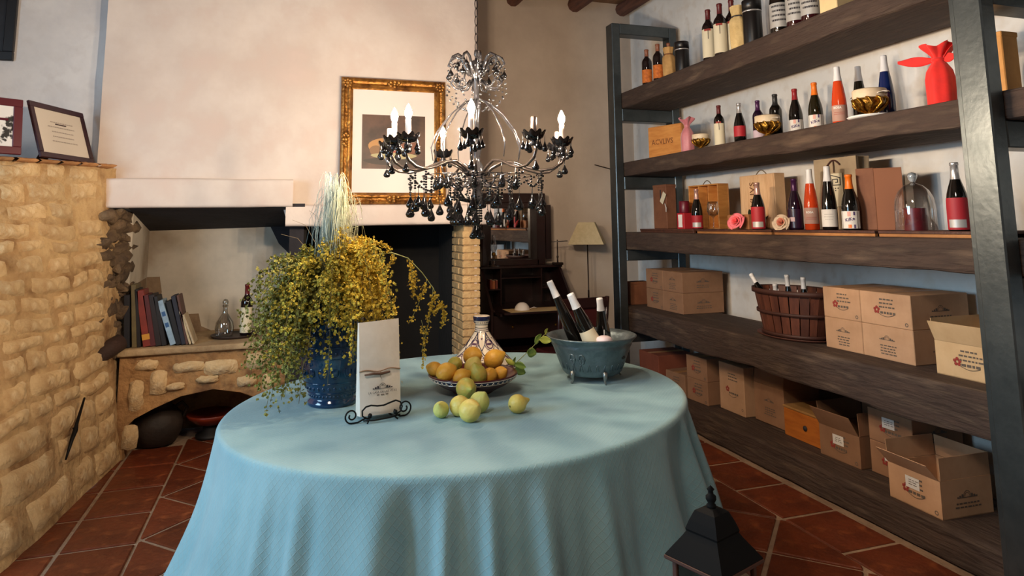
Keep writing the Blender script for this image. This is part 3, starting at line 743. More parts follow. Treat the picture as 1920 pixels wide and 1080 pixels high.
def gift(label, loc, H, R, m, dark=None, bow=False, tilt=0):
    t = thing('wrapped_bottle', label, 'gift bottle', loc)
    def fn(u, v):
        a = 2*PI*u; prof = [(R*.82, 0), (R, .04), (R*1.04, .45), (R*.92, .58), (R*.6, .69), (R*.36, .76), (R*.5, .84), (R*1.0, .96), (R*1.1, 1)]
        for (r0, z0), (r1, z1) in zip(prof, prof[1:]):
            if z0 <= v <= z1: r = r0+(r1-r0)*(v-z0)/(z1-z0)
        r *= 1+(.05+.22*max(0, v-.74)*3)*math.sin(6*a+.6)
        return (r*math.cos(a), r*math.sin(a), v*H+.02*math.sin(3*a)*max(0, v-.8)*3)
    mb = MB().grid(fn, 40, 24, closed_u=True); mb.f.append(tuple(reversed(range(40)))); mb.sm.append(False); mb.mi.append(0); mb.build('wrapping', m, t)
    if dark: MB().lathe([(.018, H*.70), (.018, H*.98), (.0, H*.985)], 12).build('bottle_neck', dark, t)
    if bow:
        MB().tube([(R*.40*math.cos(2*PI*i/16), R*.40*math.sin(2*PI*i/16), H*.762) for i in range(16)], .009, 6, closed=True).build('ribbon', m, t)
        for (ang, ln, up, wd) in bow:
            mb = MB()
            def lf(u, v, ang=ang, ln=ln, up=up, wd=wd):
                s_ = u*ln; wv = wd*math.sin(PI*min(1, u*.86+.10))*(v-.5); dx, dy = math.cos(ang), math.sin(ang)
                return (dx*(.02+s_)-dy*0, dy*(.02+s_), H*.765+up*u+wv+.012*math.sin(v*PI)) if abs(up) < ln*1.2 else (dx*(.02+s_)+wv*-dy, dy*(.02+s_)+wv*dx, H*.765+up*u)
            mb.grid(lf, 10, 5); o = mb.build('bow_loop', m, t); md = o.modifiers.new('th', 'SOLIDIFY'); md.thickness = .003
    return t
gift('pink organza wrapped bottle beside the orange pine case', (2.905, at(1289, 260, 0, 2.905).y, R2), .265, .05, pink_m, F_SILVER)
gilt = mat('gilt_metal', (182, 138, 56), .32, metal=.9, var=(120, 82, 30), scale=30, bump=.4, bscale=60)
wax_cream = mat('cream_wax', (226, 208, 178), .5, var=(212, 190, 156), scale=12)
frost = mat('frosted_shell', (214, 204, 190), .35, alpha=1)
def candle_bowl(label, loc, S):
    t = thing('candle_bowl', label, 'candle holder', loc)
    MB().lathe([(.030*S, 0), (.034*S, .004*S), (.016*S, .014*S), (.014*S, .022*S), (.03*S, .032*S), (.05*S, .05*S), (.062*S, .078*S)], 20).build('gilt_cup', gilt, t)
    mb = MB()
    for i in range(10):
        a = 2*PI*i/10
        mb.tube([(r*S*math.cos(a+q), r*S*math.sin(a+q), z_*S) for r, z_, q in ((.018, .022, 0), (.045, .036, .1), (.062, .055, .28), (.066, .074, .10), (.060, .082, -.1))], [.004*S, .006*S, .007*S, .006*S, .003*S], 5)
    mb.build('gilt_leaf_relief', gilt, t)
    MB().lathe([(.058*S, .070*S), (.064*S, .085*S), (.064*S, .112*S), (.060*S, .116*S), (.056*S, .112*S), (0, .110*S)], 24, cap=False).build('wax', wax_cream, t)
    if S > 1:
        for s_ in (-1, 1):
            mb = MB(); mb.grid(lambda u, v, s_=s_: (.0+(.05*(v-.5))*S*(1-u*.7), s_*(.060+.034*u)*S, (.092+.020*u-.02*u*u+.004*math.sin(PI*v))*S), 6, 4); o = mb.build('glass_lip', frost, t)
            md = o.modifiers.new('th', 'SOLIDIFY'); md.thickness = .003
    return t
def cb(px, py, x, S, label): candle_bowl(label, sp(px, py, x, R2), S)
cb(1314, 262, 2.88, .98, 'small gilt candle holder with cream wax beside the pink wrapped bottle')
cb(1439, 236, 2.89, 1.2, 'gilt candle bowl with cream wax in front of the purple-foil bottle')
so = MB().lathe([(.05, 0), (.10, .004), (.125, .014), (.12, .017), (.05, .008), (0, .008)], 28).build('saucer', mat('white_glaze', (232, 230, 226), .3), None, sp(1634, 190, 2.93, R2))
tag(so, 'flat white saucer under the largest gilt candle bowl', 'saucer')
b_ = sp(1631, 190, 2.93, R2+.0085); candle_bowl('largest gilt candle bowl with cream wax in front of the blue bottle', b_, 1.32)
bl2 = lambda px, py, x=X2: sp(px, py, x, R2)
bottle('slim dark bottle with cream label and maroon foil on the bottle shelf', bl2(1349, 240, 2.93), 'bord', .305, .0375, G_DARK, F_MAROON, .2, [(.05, .56, P_CREAM)], extra=tlab)
bottle('dark bottle with red label and silver foil on the bottle shelf', bl2(1387, 235, 3.0), 'burg', .30, .042, G_DARK, F_SILVER, .24, [(.20, .45, P_RED)], extra=None)
bottle('dark bottle with purple foil behind a gilt candle bowl', bl2(1422, 230, 3.06), 'bord', .30, .0375, G_PURPLE, F_PURPLE, .24, [(.1, .3, P_LILAC)])
bottle('plain black bottle with black foil on the bottle shelf', bl2(1455, 225, 3.02), 'bord', .30, .040, G_DARK, F_BLACK, .26, None)
bottle('dark bottle with red foil and patterned name label on the bottle shelf', bl2(1492, 215, 3.02), 'burg', .30, .042, G_DARK, F_RED, .24, [(.03, .33, P_WHITE)], extra=kike)
bottle('dark bottle with orange foil and patterned name label on the bottle shelf', bl2(1529, 205, 3.0), 'burg', .30, .042, G_GREEN, F_ORANGE, .26, [(.03, .33, P_WHITE)], extra=kike)
bottle('orange rose wine bottle with white foil on the bottle shelf', bl2(1573, 190, 2.93), 'flut', .335, .040, G_ROSE, F_WHITE, .25, [(.06, .33, P_PINK)], extra=rosa)
bottle('slender dark bottle with white foil behind the largest gilt candle bowl', bl2(1612, 180, 3.11), 'flut', .355, .040, G_GREEN, F_WHITE, .25, None)
bottle('slender navy blue bottle with white foil on the bottle shelf', bl2(1661, 165, 3.09), 'flut', .37, .042, G_BLUE, F_WHITE, .25, None)
red_felt = mat('red_felt', (232, 34, 22), .75, var=(204, 22, 18), scale=8, sheen=.3)
gift('bottle wrapped in bright red felt with a bow on top', (2.94, at(1762, 140, 0, 2.94).y, R2), .30, .058, red_felt, F_MAROON, [(PI*.62, .16, .015, .05), (-PI*.35, .06, .075, .07), (-PI*.5, .07, .0, .045)])
card_box('gift_box', 'tan card gift box standing beyond the steel post beside the red wrapped bottle', (3.02, 2.262-.11+.05, R2), .145, .10, .31, -PI/2, mat('tan_card', (226, 172, 106), .75, var=(212, 156, 92), scale=10))

# ------------------------------------------------------------------ third shelf: display boards and what stands on them
R3 = PT[3]; BZ = R3+.030
board_dark = mat('board_walnut', (86, 50, 36), .6, var=(62, 34, 26), scale=5, stretch=(1, 6, 1), bump=.2)
board_edge = mat('board_edge_pine', (176, 120, 68), .65, var=(150, 96, 50), scale=8)
def display_board(px0, px1, label, x=2.86, rz=0, dark_edge=False):
    a = at(px0, 436, 0, x); b = at(px1, 440, 0, x); w_ = a.y-b.y; yc = (a.y+b.y)/2
    t = thing('display_board', label, 'board', (x+.20, yc, R3), rz)
    MB().cbox((0, 0, .023), (.40, w_, .014), .002).build('top_board', board_dark, t)
    for s_ in (-1, 1): MB().cbox((s_*.185, 0, .008), (.022, w_-.004, .016), .002).build('batten', board_dark if dark_edge else board_edge, t)
display_board(1200, 1300, 'thin dark display board under the brown box and open wooden case', 2.86, 0, True)
display_board(1306, 1446, 'thin display board with pine edge under the pink rose', 2.86, 0)
display_board(1450, 1640, 'thin display board with pine edge under the white rose', 2.86, 0)
display_board(1646, 1838, 'thin display board with pine edge under the glass dome', 2.86, 0)
bl3 = lambda px, x=3.0, py=420: sp(px, py, x, BZ)
brown_card = mat('brown_card', (128, 82, 56), .75, var=(112, 68, 46), scale=8)
t = card_box('bottle_box', 'narrow brown card bottle box with a paper tag hanging on it', (3.02, 5.16, BZ), .20, .10, .375, -PI/2+.05, brown_card)
MB().cbox((0.02, -.003, .28), (.012, .004, .10), .001).build('slot', INK, t)
tg = MB().cbox((0, 0, 0), (.05, .003, .10), .001, Matrix.Rotation(.6, 4, 'Y')).build('tag', P_CREAM, t, (.07, -.012, .26)); MB().tube([(.03, -.003, -.05), (.05, -.006, -.085), (.045, -.004, -.12)], .004, 6).build('tag_ribbon', P_WHITE, tg)
wood_case('open divided wooden wine case with rope handle', (3.08, 4.62, BZ), .40, .11, .345, -PI/2, wood_or, open_=True, rope=True)
wood_case('pale wooden wine case standing upright with burnt lettering', (3.16, 4.06, R3+.031), .38, .10, .385, -PI/2-.0, wood_pale, 'ACVLIVS', .075, PI/2, .5, -.04, rope=True)
# red boxed candle in front of the open case
t = thing('boxed_candle', 'dark red pillar candle standing on a red printed box', 'candle', (3.0, at(1284, 410, 0, 3.0).y, BZ), -PI/2+.1)
MB().cbox((0, .0, .063), (.09, .085, .126), .003).build('box', mat('red_box', (176, 34, 44), .6), t)
MB().prism([(-.026, -.05), (.026, -.05), (.022, -.02), (.026, .05), (-.026, .05), (-.022, -.02)], .002, Matrix.Translation((0, -.0435, .063)) @ Matrix.Rotation(PI/2, 4, 'X')).build('box_label', P_WHITE, t)
MB().lathe([(.04, .126), (.042, .13), (.042, .215), (.038, .22), (0, .22)], 22).build('candle', mat('burgundy_wax', (96, 14, 34), .4), t)
bottle('dark red-label bottle with pale foil in front of the open wooden case', bl3(1308, 2.965), 'burg', .305, .043, G_DARK, F_BLUSH, .26, [(.02, .34, P_RED)], extra=rlab)
clear = thin_glass('clear_glass', (.94, .95, .96), .35)
def goblet(px, x):
    t = thing('wine_glass', 'empty clear wine glass in front of the open wooden case', 'wine glass', bl3(px, x))
    MB().lathe([(.034, 0), (.034, .002), (.006, .006), (.004, .02), (.004, .08), (.010, .09), (.034, .105), (.043, .135), (.040, .17), (.035, .20), (.034, .20), (.039, .17), (.042, .135), (.033, .107), (0, .094)], 24, cap=False).build('glass_body', clear, t)
goblet(1338, 2.915)
wedge = thing('card_sleeve', 'low brown card box lying under the pink fabric rose', 'box', (2.955, at(1383, 410, 0, 2.955).y, BZ), -PI/2)
MB().cbox((0, .05, .05), (.235, .10, .10), .003).build('body', mat('brown_sleeve', (164, 108, 66), .8, var=(146, 92, 54), scale=8), wedge)
MB().cbox((0, .05, .1008), (.22, .09, .002), .0005).build('flap', mat('brown_sleeve', (164, 108, 66)), wedge)
def rose(label, loc, S, m1, m2, tilt, leaf=False):
    t = thing('fabric_rose', label, 'flower', loc, rot=tilt)
    for k in range(16):
        a = k*2.399; rr = .004+.0019*k; op = .25+.055*k; h_ = (.045-.0012*k)
        mb = MB()
        def fn(u, v, a=a, rr=rr, op=op, h_=h_):
            w_ = (u-.5)*2; an = a+w_*(1.25-.035*k); r = rr+(op*.045)*v**1.5+.004*w_*w_*v; return (r*math.cos(an)*S, r*math.sin(an)*S, (h_*v*(1-.25*w_*w_)-.010*op*v*v)*S)
        mb.grid(fn, 6, 4); o = mb.build('petal', m1 if k > 5 else m2, t); md = o.modifiers.new('th', 'SOLIDIFY'); md.thickness = .0012
    MB().lathe([(0, -.02*S), (.008*S, -.016*S), (.012*S, 0), (.008*S, .004*S)], 10, cap=False).build('calyx', mat('leaf_dark', (30, 44, 26), .6), t)
    if leaf:
        MB().tube([(0, 0, -.015*S), (.02*S, .01, -.06*S), (.05*S, .03, -.12*S)], .0035, 6).build('stem', mat('leaf_dark', (30, 44, 26)), t)
        for (o3, ry, rz) in (((.02, .01, -.05), 1.1, 0), ((.045, .03, -.10), 1.4, 1.1), ((.03, .0, -.075), 1.2, -1.2)):
            mb = MB(); mb.grid(lambda u, v: ((u)*.10*S, (v-.5)*.06*S*math.sin(PI*(u*.9+.06)), .010*math.sin(PI*u)-.006*(2*v-1)**2), 8, 4, M=euler(0, ry, rz)); o = mb.build('leaf', mat('leaf_dark', (30, 44, 26)), t, Vector(o3)*S); md = o.modifiers.new('th', 'SOLIDIFY'); md.thickness = .001
    return t
r1 = at(1378, 403, 0, 2.89); rose('pink fabric rose with dark leaves lying on the display board', (2.90, r1.y, BZ+.052), .82, mat('petal_pink', (232, 118, 128), .7), mat('petal_coral', (236, 92, 96), .7), (0, -1.15, .35), False)
lf = thing('leaf_spray', 'dark green fabric leaf sprig behind the pink rose', 'leaves', (3.03, at(1404, 400, 0, 3.0).y-.03, BZ))
for (lx, ly, lz, ry, rz, S_) in ((0, .0, .05, -1.2, .3, .075), (.0, -.03, .07, -1.0, -1.4, .085), (-.01, .03, .06, -1.3, 1.5, .08), (0, -.055, .02, -.9, -1.2, .09)):
    mb = MB(); mb.grid(lambda u, v, S_=S_: (u*S_, (v-.5)*S_*.62*math.sin(PI*(u*.9+.06)), .010*math.sin(PI*u)), 8, 4, M=euler(0, ry, rz)); o = mb.build('leaf', mat('leaf_dark', (30, 44, 26)), lf, (lx, ly, lz)); md = o.modifiers.new('th', 'SOLIDIFY'); md.thickness = .001
MB().tube([(0, .03, .003), (0, .0, .05), (0, -.03, .09), (0, -.05, .10)], .004, 6).build('stem', mat('leaf_dark', (30, 44, 26)), lf)
bottle('dark bottle with red and silver label in front of the pale upright wooden case', bl3(1423, 2.95), 'burg', .31, .045, G_DARK, F_BLUSH, .26, [(.02, .48, P_RED)], extra=rlab)
r2_ = at(1465, 415, 0, 2.9); rose('white fabric rose with peach centre lying on the display board', (2.90, r2_.y, BZ+.042), .72, mat('petal_white', (232, 206, 176), .7), mat('petal_peach', (226, 140, 110), .7), (0, -1.25, .45))
bottle('dark purple bottle with purple foil beside the white rose', bl3(1493, 2.975), 'burg', .315, .045, G_PURPLE, F_PURPLE, .24, [(.04, .40, glass('violet_skin', (42, 20, 50), .3))], extra=shield)
bottle('tall orange rose wine bottle with white foil beside the purple bottle', bl3(1523, 2.985), 'flut', .365, .042, G_ROSE, F_WHITE, .24, [(.10, .36, P_PINK)], extra=rosa)
bottle('tall dark bottle with blank white label and white foil beside the rose wine', bl3(1557, 2.985), 'flut', .37, .043, G_DARK, F_WHITE, .24, [(.05, .32, P_WHITE)], extra=script_lab)
bottle('dark bottle with orange foil and patterned name label on the display board', bl3(1597, 2.985), 'burg', .31, .047, G_DARK, F_ORANGE, .26, [(.03, .34, P_WHITE)], extra=kike)
bottle('dark bottle with red and silver label and a paper neck tag beside the steel post', bl3(1799, 2.97, 420), 'burg', .32, .046, G_DARK, F_SILVER, .25, [(.02, .48, P_RED)], extra=rlab)
bg_ = thing('paper_bag', 'grey paper bottle bag with a printed hanging tag', 'paper bag', (3.13, at(1572, 420, 0, 3.13).y, R3+.031), -PI/2+.02)
grey_bag = mat('grey_bag', (172, 152, 124), .8, var=(156, 136, 110), scale=7)
bm_ = MB(); W2, D2, H2 = .33, .10, .43
bm_.add([(-W2/2, 0, 0), (W2/2, 0, 0), (W2/2, D2, 0), (-W2/2, D2, 0), (-W2/2, .0, H2), (W2/2, .0, H2), (W2/2, D2, H2), (-W2/2, D2, H2), (-W2/2, D2/2, 0), (-W2/2+.03, D2/2, H2), (W2/2-.03, D2/2, H2), (W2/2, D2/2, 0)],
       [(0, 1, 5, 4), (2, 3, 7, 6), (0, 4, 9, 8), (8, 9, 7, 3), (1, 11, 10, 5), (11, 2, 6, 10), (0, 8, 3, 2, 11, 1)])
bm_.build('bag', grey_bag, bg_)
MB().tube([(-.05+.10*i/12, -.006, H2-.045+.03*math.sin(PI*i/12)) for i in range(13)], .005, 6).build('handle', mat('brown_cord', (70, 38, 30), .8), bg_)
MB().tube([(.0, -.008, H2-.02), (.003, -.010, H2-.09)], .003, 6).build('cord', mat('brown_cord', (70, 38, 30)), bg_)
tgo = MB().cbox((.012, -.010, .235), (.105, .002, .20), .0008, None).build('tag', P_CREAM, bg_)
mk = MB()
mk.prism([(-.045, .0), (-.040, .0), (-.040, .060), (.035, .040), (.035, .002), (-.018, .002), (-.018, .032), (.015, .032), (.015, .018), (.0, .018), (.0, .013), (.020, .013), (.020, .037), (-.023, .037), (-.023, -.003), (.040, -.003), (.040, .044), (-.045, .067)], .0008, Matrix.Translation((.012, -.0125, .265)) @ Matrix.Rotation(PI/2, 4, 'X'))
for i in range(5): mk.box((-.022+.02*(i % 3)+.012, -.0125, .245-.013*(i//3)), (.008, .001, .006))
mk.build('emblem', INK, tgo)
t = thing('card_sleeve', 'tall brown card bottle sleeve standing open beside the grey paper bag', 'box', (3.06, at(1628, 420, 0, 3.06).y, BZ), -PI/2+.35)
MB().cbox((0, .05, .172), (.10, .10, .344), .003).build('body', brown_card, t)
fl_ = MB(); fl_.cbox((0, 0, .17), (.135, .004, .34), .001, Matrix.Translation((.05, 0, 0)) @ Matrix.Rotation(.35, 4, 'Z') @ Matrix.Translation((.068, .0, 0))); fl_.build('flap', mat('brown_card_light', (146, 94, 66), .75), t)
# glass dome
t = thing('glass_dome', 'clear glass bell jar with a knob over a red candle', 'glass dome', (3.02, at(1718, 422, 0, 3.02).y, BZ+.0005))
MB().lathe([(.092, 0), (.094, .003), (.092, .12), (.086, .165), (.070, .20), (.045, .225), (.018, .236), (.010, .242), (.010, .250), (.020, .262), (.024, .275), (.020, .288), (.0, .296)], 36, cap=False).build('dome', thin_glass('dome_glass', (.96, .98, 1), .3), t)
MB().lathe([(.0, .243), (.012, .246), (.020, .262), (.023, .275), (.018, .287), (.0, .294)], 20).build('knob', mat('knob_glass', (190, 196, 200), .05, metal=.3, spec=.8), t)
cnd = thing('pillar_candle', 'dark red textured pillar candle under the glass dome', 'candle', (3.02, at(1718, 422, 0, 3.02).y, BZ))
MB().grid(lambda u, v: ((.052+.002*nz(u*20, v*20))*math.cos(2*PI*u), (.052+.002*nz(u*20, v*20))*math.sin(2*PI*u), v*.112), 32, 10, closed_u=True).lathe([(.052, .112), (.044, .113), (.04, .106), (0, .106)], 24, cap=False).build('wax', mat('dark_red_wax', (92, 16, 30), .35, var=(120, 26, 38), scale=18), cnd)
MB().tube([(0, 0, .106), (.001, 0, .118)], .0012, 5).build('wick', INK, cnd)

# ------------------------------------------------------------------ cartons
CB = mat('carton', (192, 152, 118), .85, var=(176, 136, 102), scale=5, rnd=.06, bump=.05)
CBD = mat('carton_brown', (148, 110, 82), .85, var=(132, 96, 70), scale=5, rnd=.06)
TAPE = mat('tape', (172, 128, 84), .35)
def corner(px, py, z_): p = at(px, py, 2, z_); return Vector((p.x, p.y))
def arch_logo(mb, cx, cz, S):
    """little drawn cellar emblem: an arch between stepped walls"""
    T = Matrix.Translation((cx, -.0016, cz)) @ Matrix.Rotation(PI/2, 4, 'X')
    for r0, r1 in ((.9, 1.0), (.62, .70)):
        n = 14; out = [(r1*S*.5*math.cos(PI*i/n), r1*S*.62*math.sin(PI*i/n)) for i in range(n+1)]; inn = [(r0*S*.5*math.cos(PI*i/n), r0*S*.62*math.sin(PI*i/n)) for i in range(n+1)]
        mb.add([(x, y, 0) for x, y in out+inn], [(i, i+1, n+2+i, n+1+i) for i in range(n)], T)
    for s_ in (-1, 1):
        for k in range(3): mb.box((s_*(S*.62+k*S*.3), S*.14-k*S*.06, 0), (S*.22, S*(.28-k*.1), .0006), T)
    mb.box((0, -S*.04, 0), (S*2.6, S*.06, .0006), T)
def print_lines(mb, cx, cz, wd, rows, dz, h_, seed):
    rn = random.Random(seed)
    for k in range(rows):
        half = wd/2*rn.uniform(.7, 1); x = -half
        while x < half:
            l = rn.uniform(.008, .022); mb.box((cx+x+l/2, -.0016, cz-k*dz), (l, .0006, h_)); x += l+.006
def flower(mb, cx, cz, S):
    for k in range(5):
        a = 2*PI*k/5+.3; mb.ball((cx+S*.5*math.cos(a), -.0012, cz+S*.5*math.sin(a)), (S*.32, .0006, S*.32), 8, 4)
def carton(label, bl, br, z_, h_, d_, front='flower', side='arch', m=None, group=None, open_=None, sticker=False, gapw=.002, seed=1, maxd=None):
    m = m or CB
    w_ = (br-bl).length-gapw; ang = math.atan2(br.y-bl.y, br.x-bl.x); mid = (bl+br)/2
    t = thing('wine_carton', label, 'carton', (mid.x, mid.y, z_), ang, group)
    if open_ is None:
        MB().cbox((0, d_/2, h_/2), (w_, d_, h_-.001), .003).build('body', m, t)
        MB().cbox((0, d_/2, h_-.0002), (.05, d_-.01, .0012), .0003).build('tape', TAPE, t)
    else:
        th = .004; b = MB()
        b.b2(-w_/2, w_/2, 0, th, 0, h_).b2(-w_/2, w_/2, d_-th, d_, 0, h_).b2(-w_/2, -w_/2+th, th, d_-th, 0, h_).b2(w_/2-th, w_/2, th, d_-th, 0, h_).b2(-w_/2, w_/2, 0, d_, 0, th)
        b.build('body', m, t)
        fls = {'f': (euler(open_.get('f', 0), 0, 0, (0, 0, h_)), w_), 'b': (euler(-open_.get('b', 0), 0, 0, (0, d_, h_)), w_), 'l': (euler(0, -open_.get('l', 0), 0, (-w_/2, d_/2, h_)), d_), 'r': (euler(0, open_.get('r', 0), 0, (w_/2, d_/2, h_)), d_)}
        for k, (M, ln) in fls.items():
            if k not in open_: continue
            fh = min(w_, d_)*.5 if not open_.get('h') else open_['h']
            if k in 'fb': MB().b2(-ln/2+.003, ln/2-.003, -.0015, .0015, .002, fh, M).build('flap', m, t)
            else: MB().b2(-.0015, .0015, -ln/2+.003, ln/2-.003, .002, fh, M).build('flap', m, t)
    ink = MB(); red = MB()
    if front == 'flower':
        print_lines(ink, .01, h_*.80, w_*.34, 3, .020, .0075, seed); print_lines(ink, .015, h_*.40, w_*.36, 1, .02, .012, seed+4)
        ink.tube([(-w_*.12+w_*.30*i/8, -.0016, h_*.36-.012*math.sin(PI*i/8)) for i in range(9)], .0014, 4)
        flower(red, -w_*.16, h_*.47, .026)
        n = 14; ink.add([(w_*.40+.010*r*math.cos(2*PI*i/n), -.0016, h_*.13+.010*r*math.sin(2*PI*i/n)) for r in (1, .6) for i in range(n)], [(i, (i+1) % n, n+(i+1) % n, n+i) for i in range(n)])
    elif front == 'arch':
        arch_logo(ink, 0, h_*.60, .036); print_lines(ink, 0, h_*.42, w_*.36, 4, .014, .0055, seed)
    if ink.v: tag(ink.build('print', INK_GREY, t), kind='stuff')
    if red.v: tag(red.build('flower_print', INK_RED, t), kind='stuff')
    if side == 'arch':
        sd = MB(); arch_logo(sd, 0, h_*.52, .045); print_lines(sd, 0, h_*.36, .15, 2, .016, .006, seed+9)
        tag(sd.build('side_print', INK_GREY, t, (w_/2, d_/2, 0), (0, 0, PI/2)), kind='stuff')
    if sticker:
        s_ = MB().cbox((0, 0, 0), (.078, .0014, .052), .0003).build('sticker', P_WHITE, t, (-w_*.02, -.0016, h_*.66))
        dd = MB(); print_lines(dd, 0, .012, .05, 3, .010, .0028, seed+2); tag(dd.build('sticker_print', INK_GREY, s_), kind='stuff')
    return t
R4 = PT[4]
# left block on the fourth plank
l0, l1, l2 = Vector((2.97, 5.355)), Vector((2.97, 5.073)), Vector((2.97, 4.778))
for (a, b, nm) in ((l0, l1, 'beside the steel post'), (l1, l2, 'on the basket side')):
    for k in range(2):
        carton('%s brown carton of the two stacks by the rack end, %s' % ('upper' if k else 'lower', nm), a, b, R4+k*.163, .163, .38, 'flower' if a is l0 else 'arch', 'arch' if a is l1 else None, CBD, 'cartons by the basket', seed=3+k)
# small items at the far left end of the plank
t = card_box('parcel', 'small brown parcel box tucked behind the steel post', (2.90, 5.56, R4), .10, .18, .20, -PI/2, brown_card)
# right block
r0, r1, r2 = Vector((2.98, 3.285)), Vector((2.985, 3.018)), Vector((2.985, 2.694))
rk = 0
for (a, b, nm) in ((r0, r1, 'next to the basket'), (r1, r2, 'next to the open carton')):
    for k in range(2):
        rk += 1
        carton('light brown carton %s, %s' % ('with red flower print, upper row' if k else 'with arch emblem, lower row', nm), a, b, R4+k*.172, .172, .39, 'flower' if k else 'arch', 'arch' if a is r1 else None, CB, 'cartons between basket and open carton', seed=10+rk)
carton('open pale carton with raised front flaps on the fourth plank', Vector((2.947, 2.545)), Vector((2.953, 2.225)), R4, .155, .34, 'flower', None, mat('carton_pale', (206, 174, 132), .85, var=(190, 156, 114), scale=5), None, {'f': .42, 'b': -.1, 'r': 1.2, 'l': .15, 'h': .10}, seed=21)
# basket
bw = mat('basket_wood', (104, 58, 40), .6, var=(72, 36, 26), scale=8, stretch=(3, 3, .4), rnd=.25)
bk_c = Vector((3.06, 3.63)); t = thing('slatted_basket', 'dark reddish slatted wooden basket holding bottles', 'basket', (bk_c.x, bk_c.y, R4+.018))
nS = 24; BA0, BB0, BA1, BB1, BH = .235, .15, .30, .19, .275
def be(a, k): return ((BB0+(BB1-BB0)*k)*math.sin(a), (BA0+(BA1-BA0)*k)*math.cos(a))
for i in range(nS):
    a0, a1 = 2*PI*(i+.06)/nS, 2*PI*(i+.94)/nS
    p = [(*be(a0, 0), 0), (*be(a1, 0), 0), (*be(a1, 1), BH), (*be(a0, 1), BH)]
    q = [(x*.975, y*.98, z_) for x, y, z_ in p]
    MB().add(p+q, [(0, 1, 2, 3), (7, 6, 5, 4), (0, 4, 5, 1), (1, 5, 6, 2), (2, 6, 7, 3), (3, 7, 4, 0)]).build('slat', bw, t)
for k, hw in ((.97, .030), (.50, .018), (.03, .02)):
    mb = MB(); n = 48
    mb.grid(lambda u, v: (be(2*PI*u, k)[0]*1.03, be(2*PI*u, k)[1]*1.02, k*BH+(v-.5)*hw), n, 1, closed_u=True); o = mb.build('hoop', mat('basket_hoop', (66, 36, 28), .6), t); md = o.modifiers.new('th', 'SOLIDIFY'); md.thickness = .008
MB().prism([be(2*PI*i/nS, 0) for i in range(nS)], .008).build('bottom', bw, t)
tr = MB().lathe([(.0, 0), (.26, 0), (.285, .012), (.285, .017), (.25, .008), (0, .008)], 40, cap=False, M=Matrix.Diagonal((.66, 1, 1, 1))).build('tray', mat('tray_wood', (84, 48, 38), .6), None, (bk_c.x, bk_c.y, R4)); tag(tr, 'oval dark wooden tray under the slatted basket', 'tray')
t.location.z = R4+.0175
for i, (dx, dy, rx, ry, lb) in enumerate(((-.04, .22, .62, -.25, 'leaning over the rim towards the cartons'), (-.10, .035, .10, -.12, 'short-necked, low behind the front rim'), (-.02, .0, -.02, -.10, 'upright in the middle'), (.02, -.10, -.12, .0, 'with its neck just showing'), (-.04, -.15, .02, -.05, 'beside the light cartons'))):
    Hh = (.36, .30, .355, .29, .35)[i]
    bottle('white-capped dark bottle in the slatted basket, '+lb, (bk_c.x+dx, bk_c.y+dy-(.12 if i == 0 else 0), R4+.030+(.05 if i == 0 else 0)), 'burg', Hh, .036, G_DARK, F_WHITE if i != 3 else P_CREAM, .20, None, 'bottles in the basket', rot=(-rx if i == 0 else rx*.5, ry*.5, 0))

# bottom shelf
R5 = PT[5]
carton('reddish brown carton at the end of the lowest plank by the desk', Vector((2.87, 5.34)), Vector((2.87, 5.02)), R5, .27, .33, None, None, mat('carton_red', (126, 66, 44), .85, var=(110, 54, 36), scale=5))
c0, c1 = Vector((2.915, 4.99)), Vector((2.935, 4.74))
carton('brown carton standing alone beside the stack of two on the lowest plank', c0, c1, R5, .17, .30, 'flower', None, CBD, seed=31)
c0, c1 = Vector((2.95, 4.735)), Vector((2.965, 4.485))
for k in range(2): carton('brown wine carton, %s of the stack of two behind the table edge' % ('topmost' if k else 'lower'), c0, c1, R5+k*.166, .166, .30, 'flower', None, CBD, 'stack of two cartons on the lowest plank', seed=33+k)
carton('tall upright brown carton with red flower print on the lowest plank', Vector((3.03, 4.43)), Vector((3.03, 4.14)), R5, .33, .20, 'flower', None, CB, seed=37)
carton('brown carton with a raised flap and arch emblem on the lowest plank', Vector((3.08, 4.10)), Vector((3.08, 3.80)), R5, .25, .30, 'arch', None, CBD, None, {'f': -.12, 'b': 0, 'l': .1, 'r': .05, 'h': .09}, seed=39)
wc = thing('wooden_chest', 'orange pine box with a small dark knob on the lowest plank', 'wooden box', (3.035, 3.585, R5), math.radians(-91))
MB().cbox((0, .15, .084), (.345, .30, .168), .003).build('body', mat('pine_honey', (190, 112, 44), .5, var=(160, 86, 30), scale=4, stretch=(1, 1, 6), bump=.1), wc)
MB().cbox((0, .15, .176), (.352, .31, .014), .003).build('lid', mat('pine_top', (170, 128, 76), .6, var=(150, 108, 60), scale=5), wc)
MB().lathe([(.016, 0), (.016, .006), (0, .008)], 12, Matrix.Rotation(PI/2, 4, 'X')).build('knob', INK, wc, (.02, 0, .085))
dkb = mat('carton_dark', (58, 48, 42), .85)
carton('dark box standing behind the orange pine box', Vector((3.36, 3.80)), Vector((3.36, 3.45)), R5, .30, .07, None, None, dkb)
carton('open brown carton with sticker beside the orange pine box', Vector((2.985, 3.392)), Vector((2.99, 3.098)), R5, .17, .33, 'flower', None, CBD, None, {'f': .55, 'r': -.05, 'b': 0, 'l': .1, 'h': .12}, True, seed=41)
for k in range(2): carton('brown carton with white sticker, %s of the stack behind the big open carton' % ('topmost' if k else 'lower'), Vector((3.03, 3.07)), Vector((3.03, 2.79)), R5+k*.168, .168, .34, 'flower', 'arch', CBD, 'stickered stack on the lowest plank', None, True, seed=45+k)
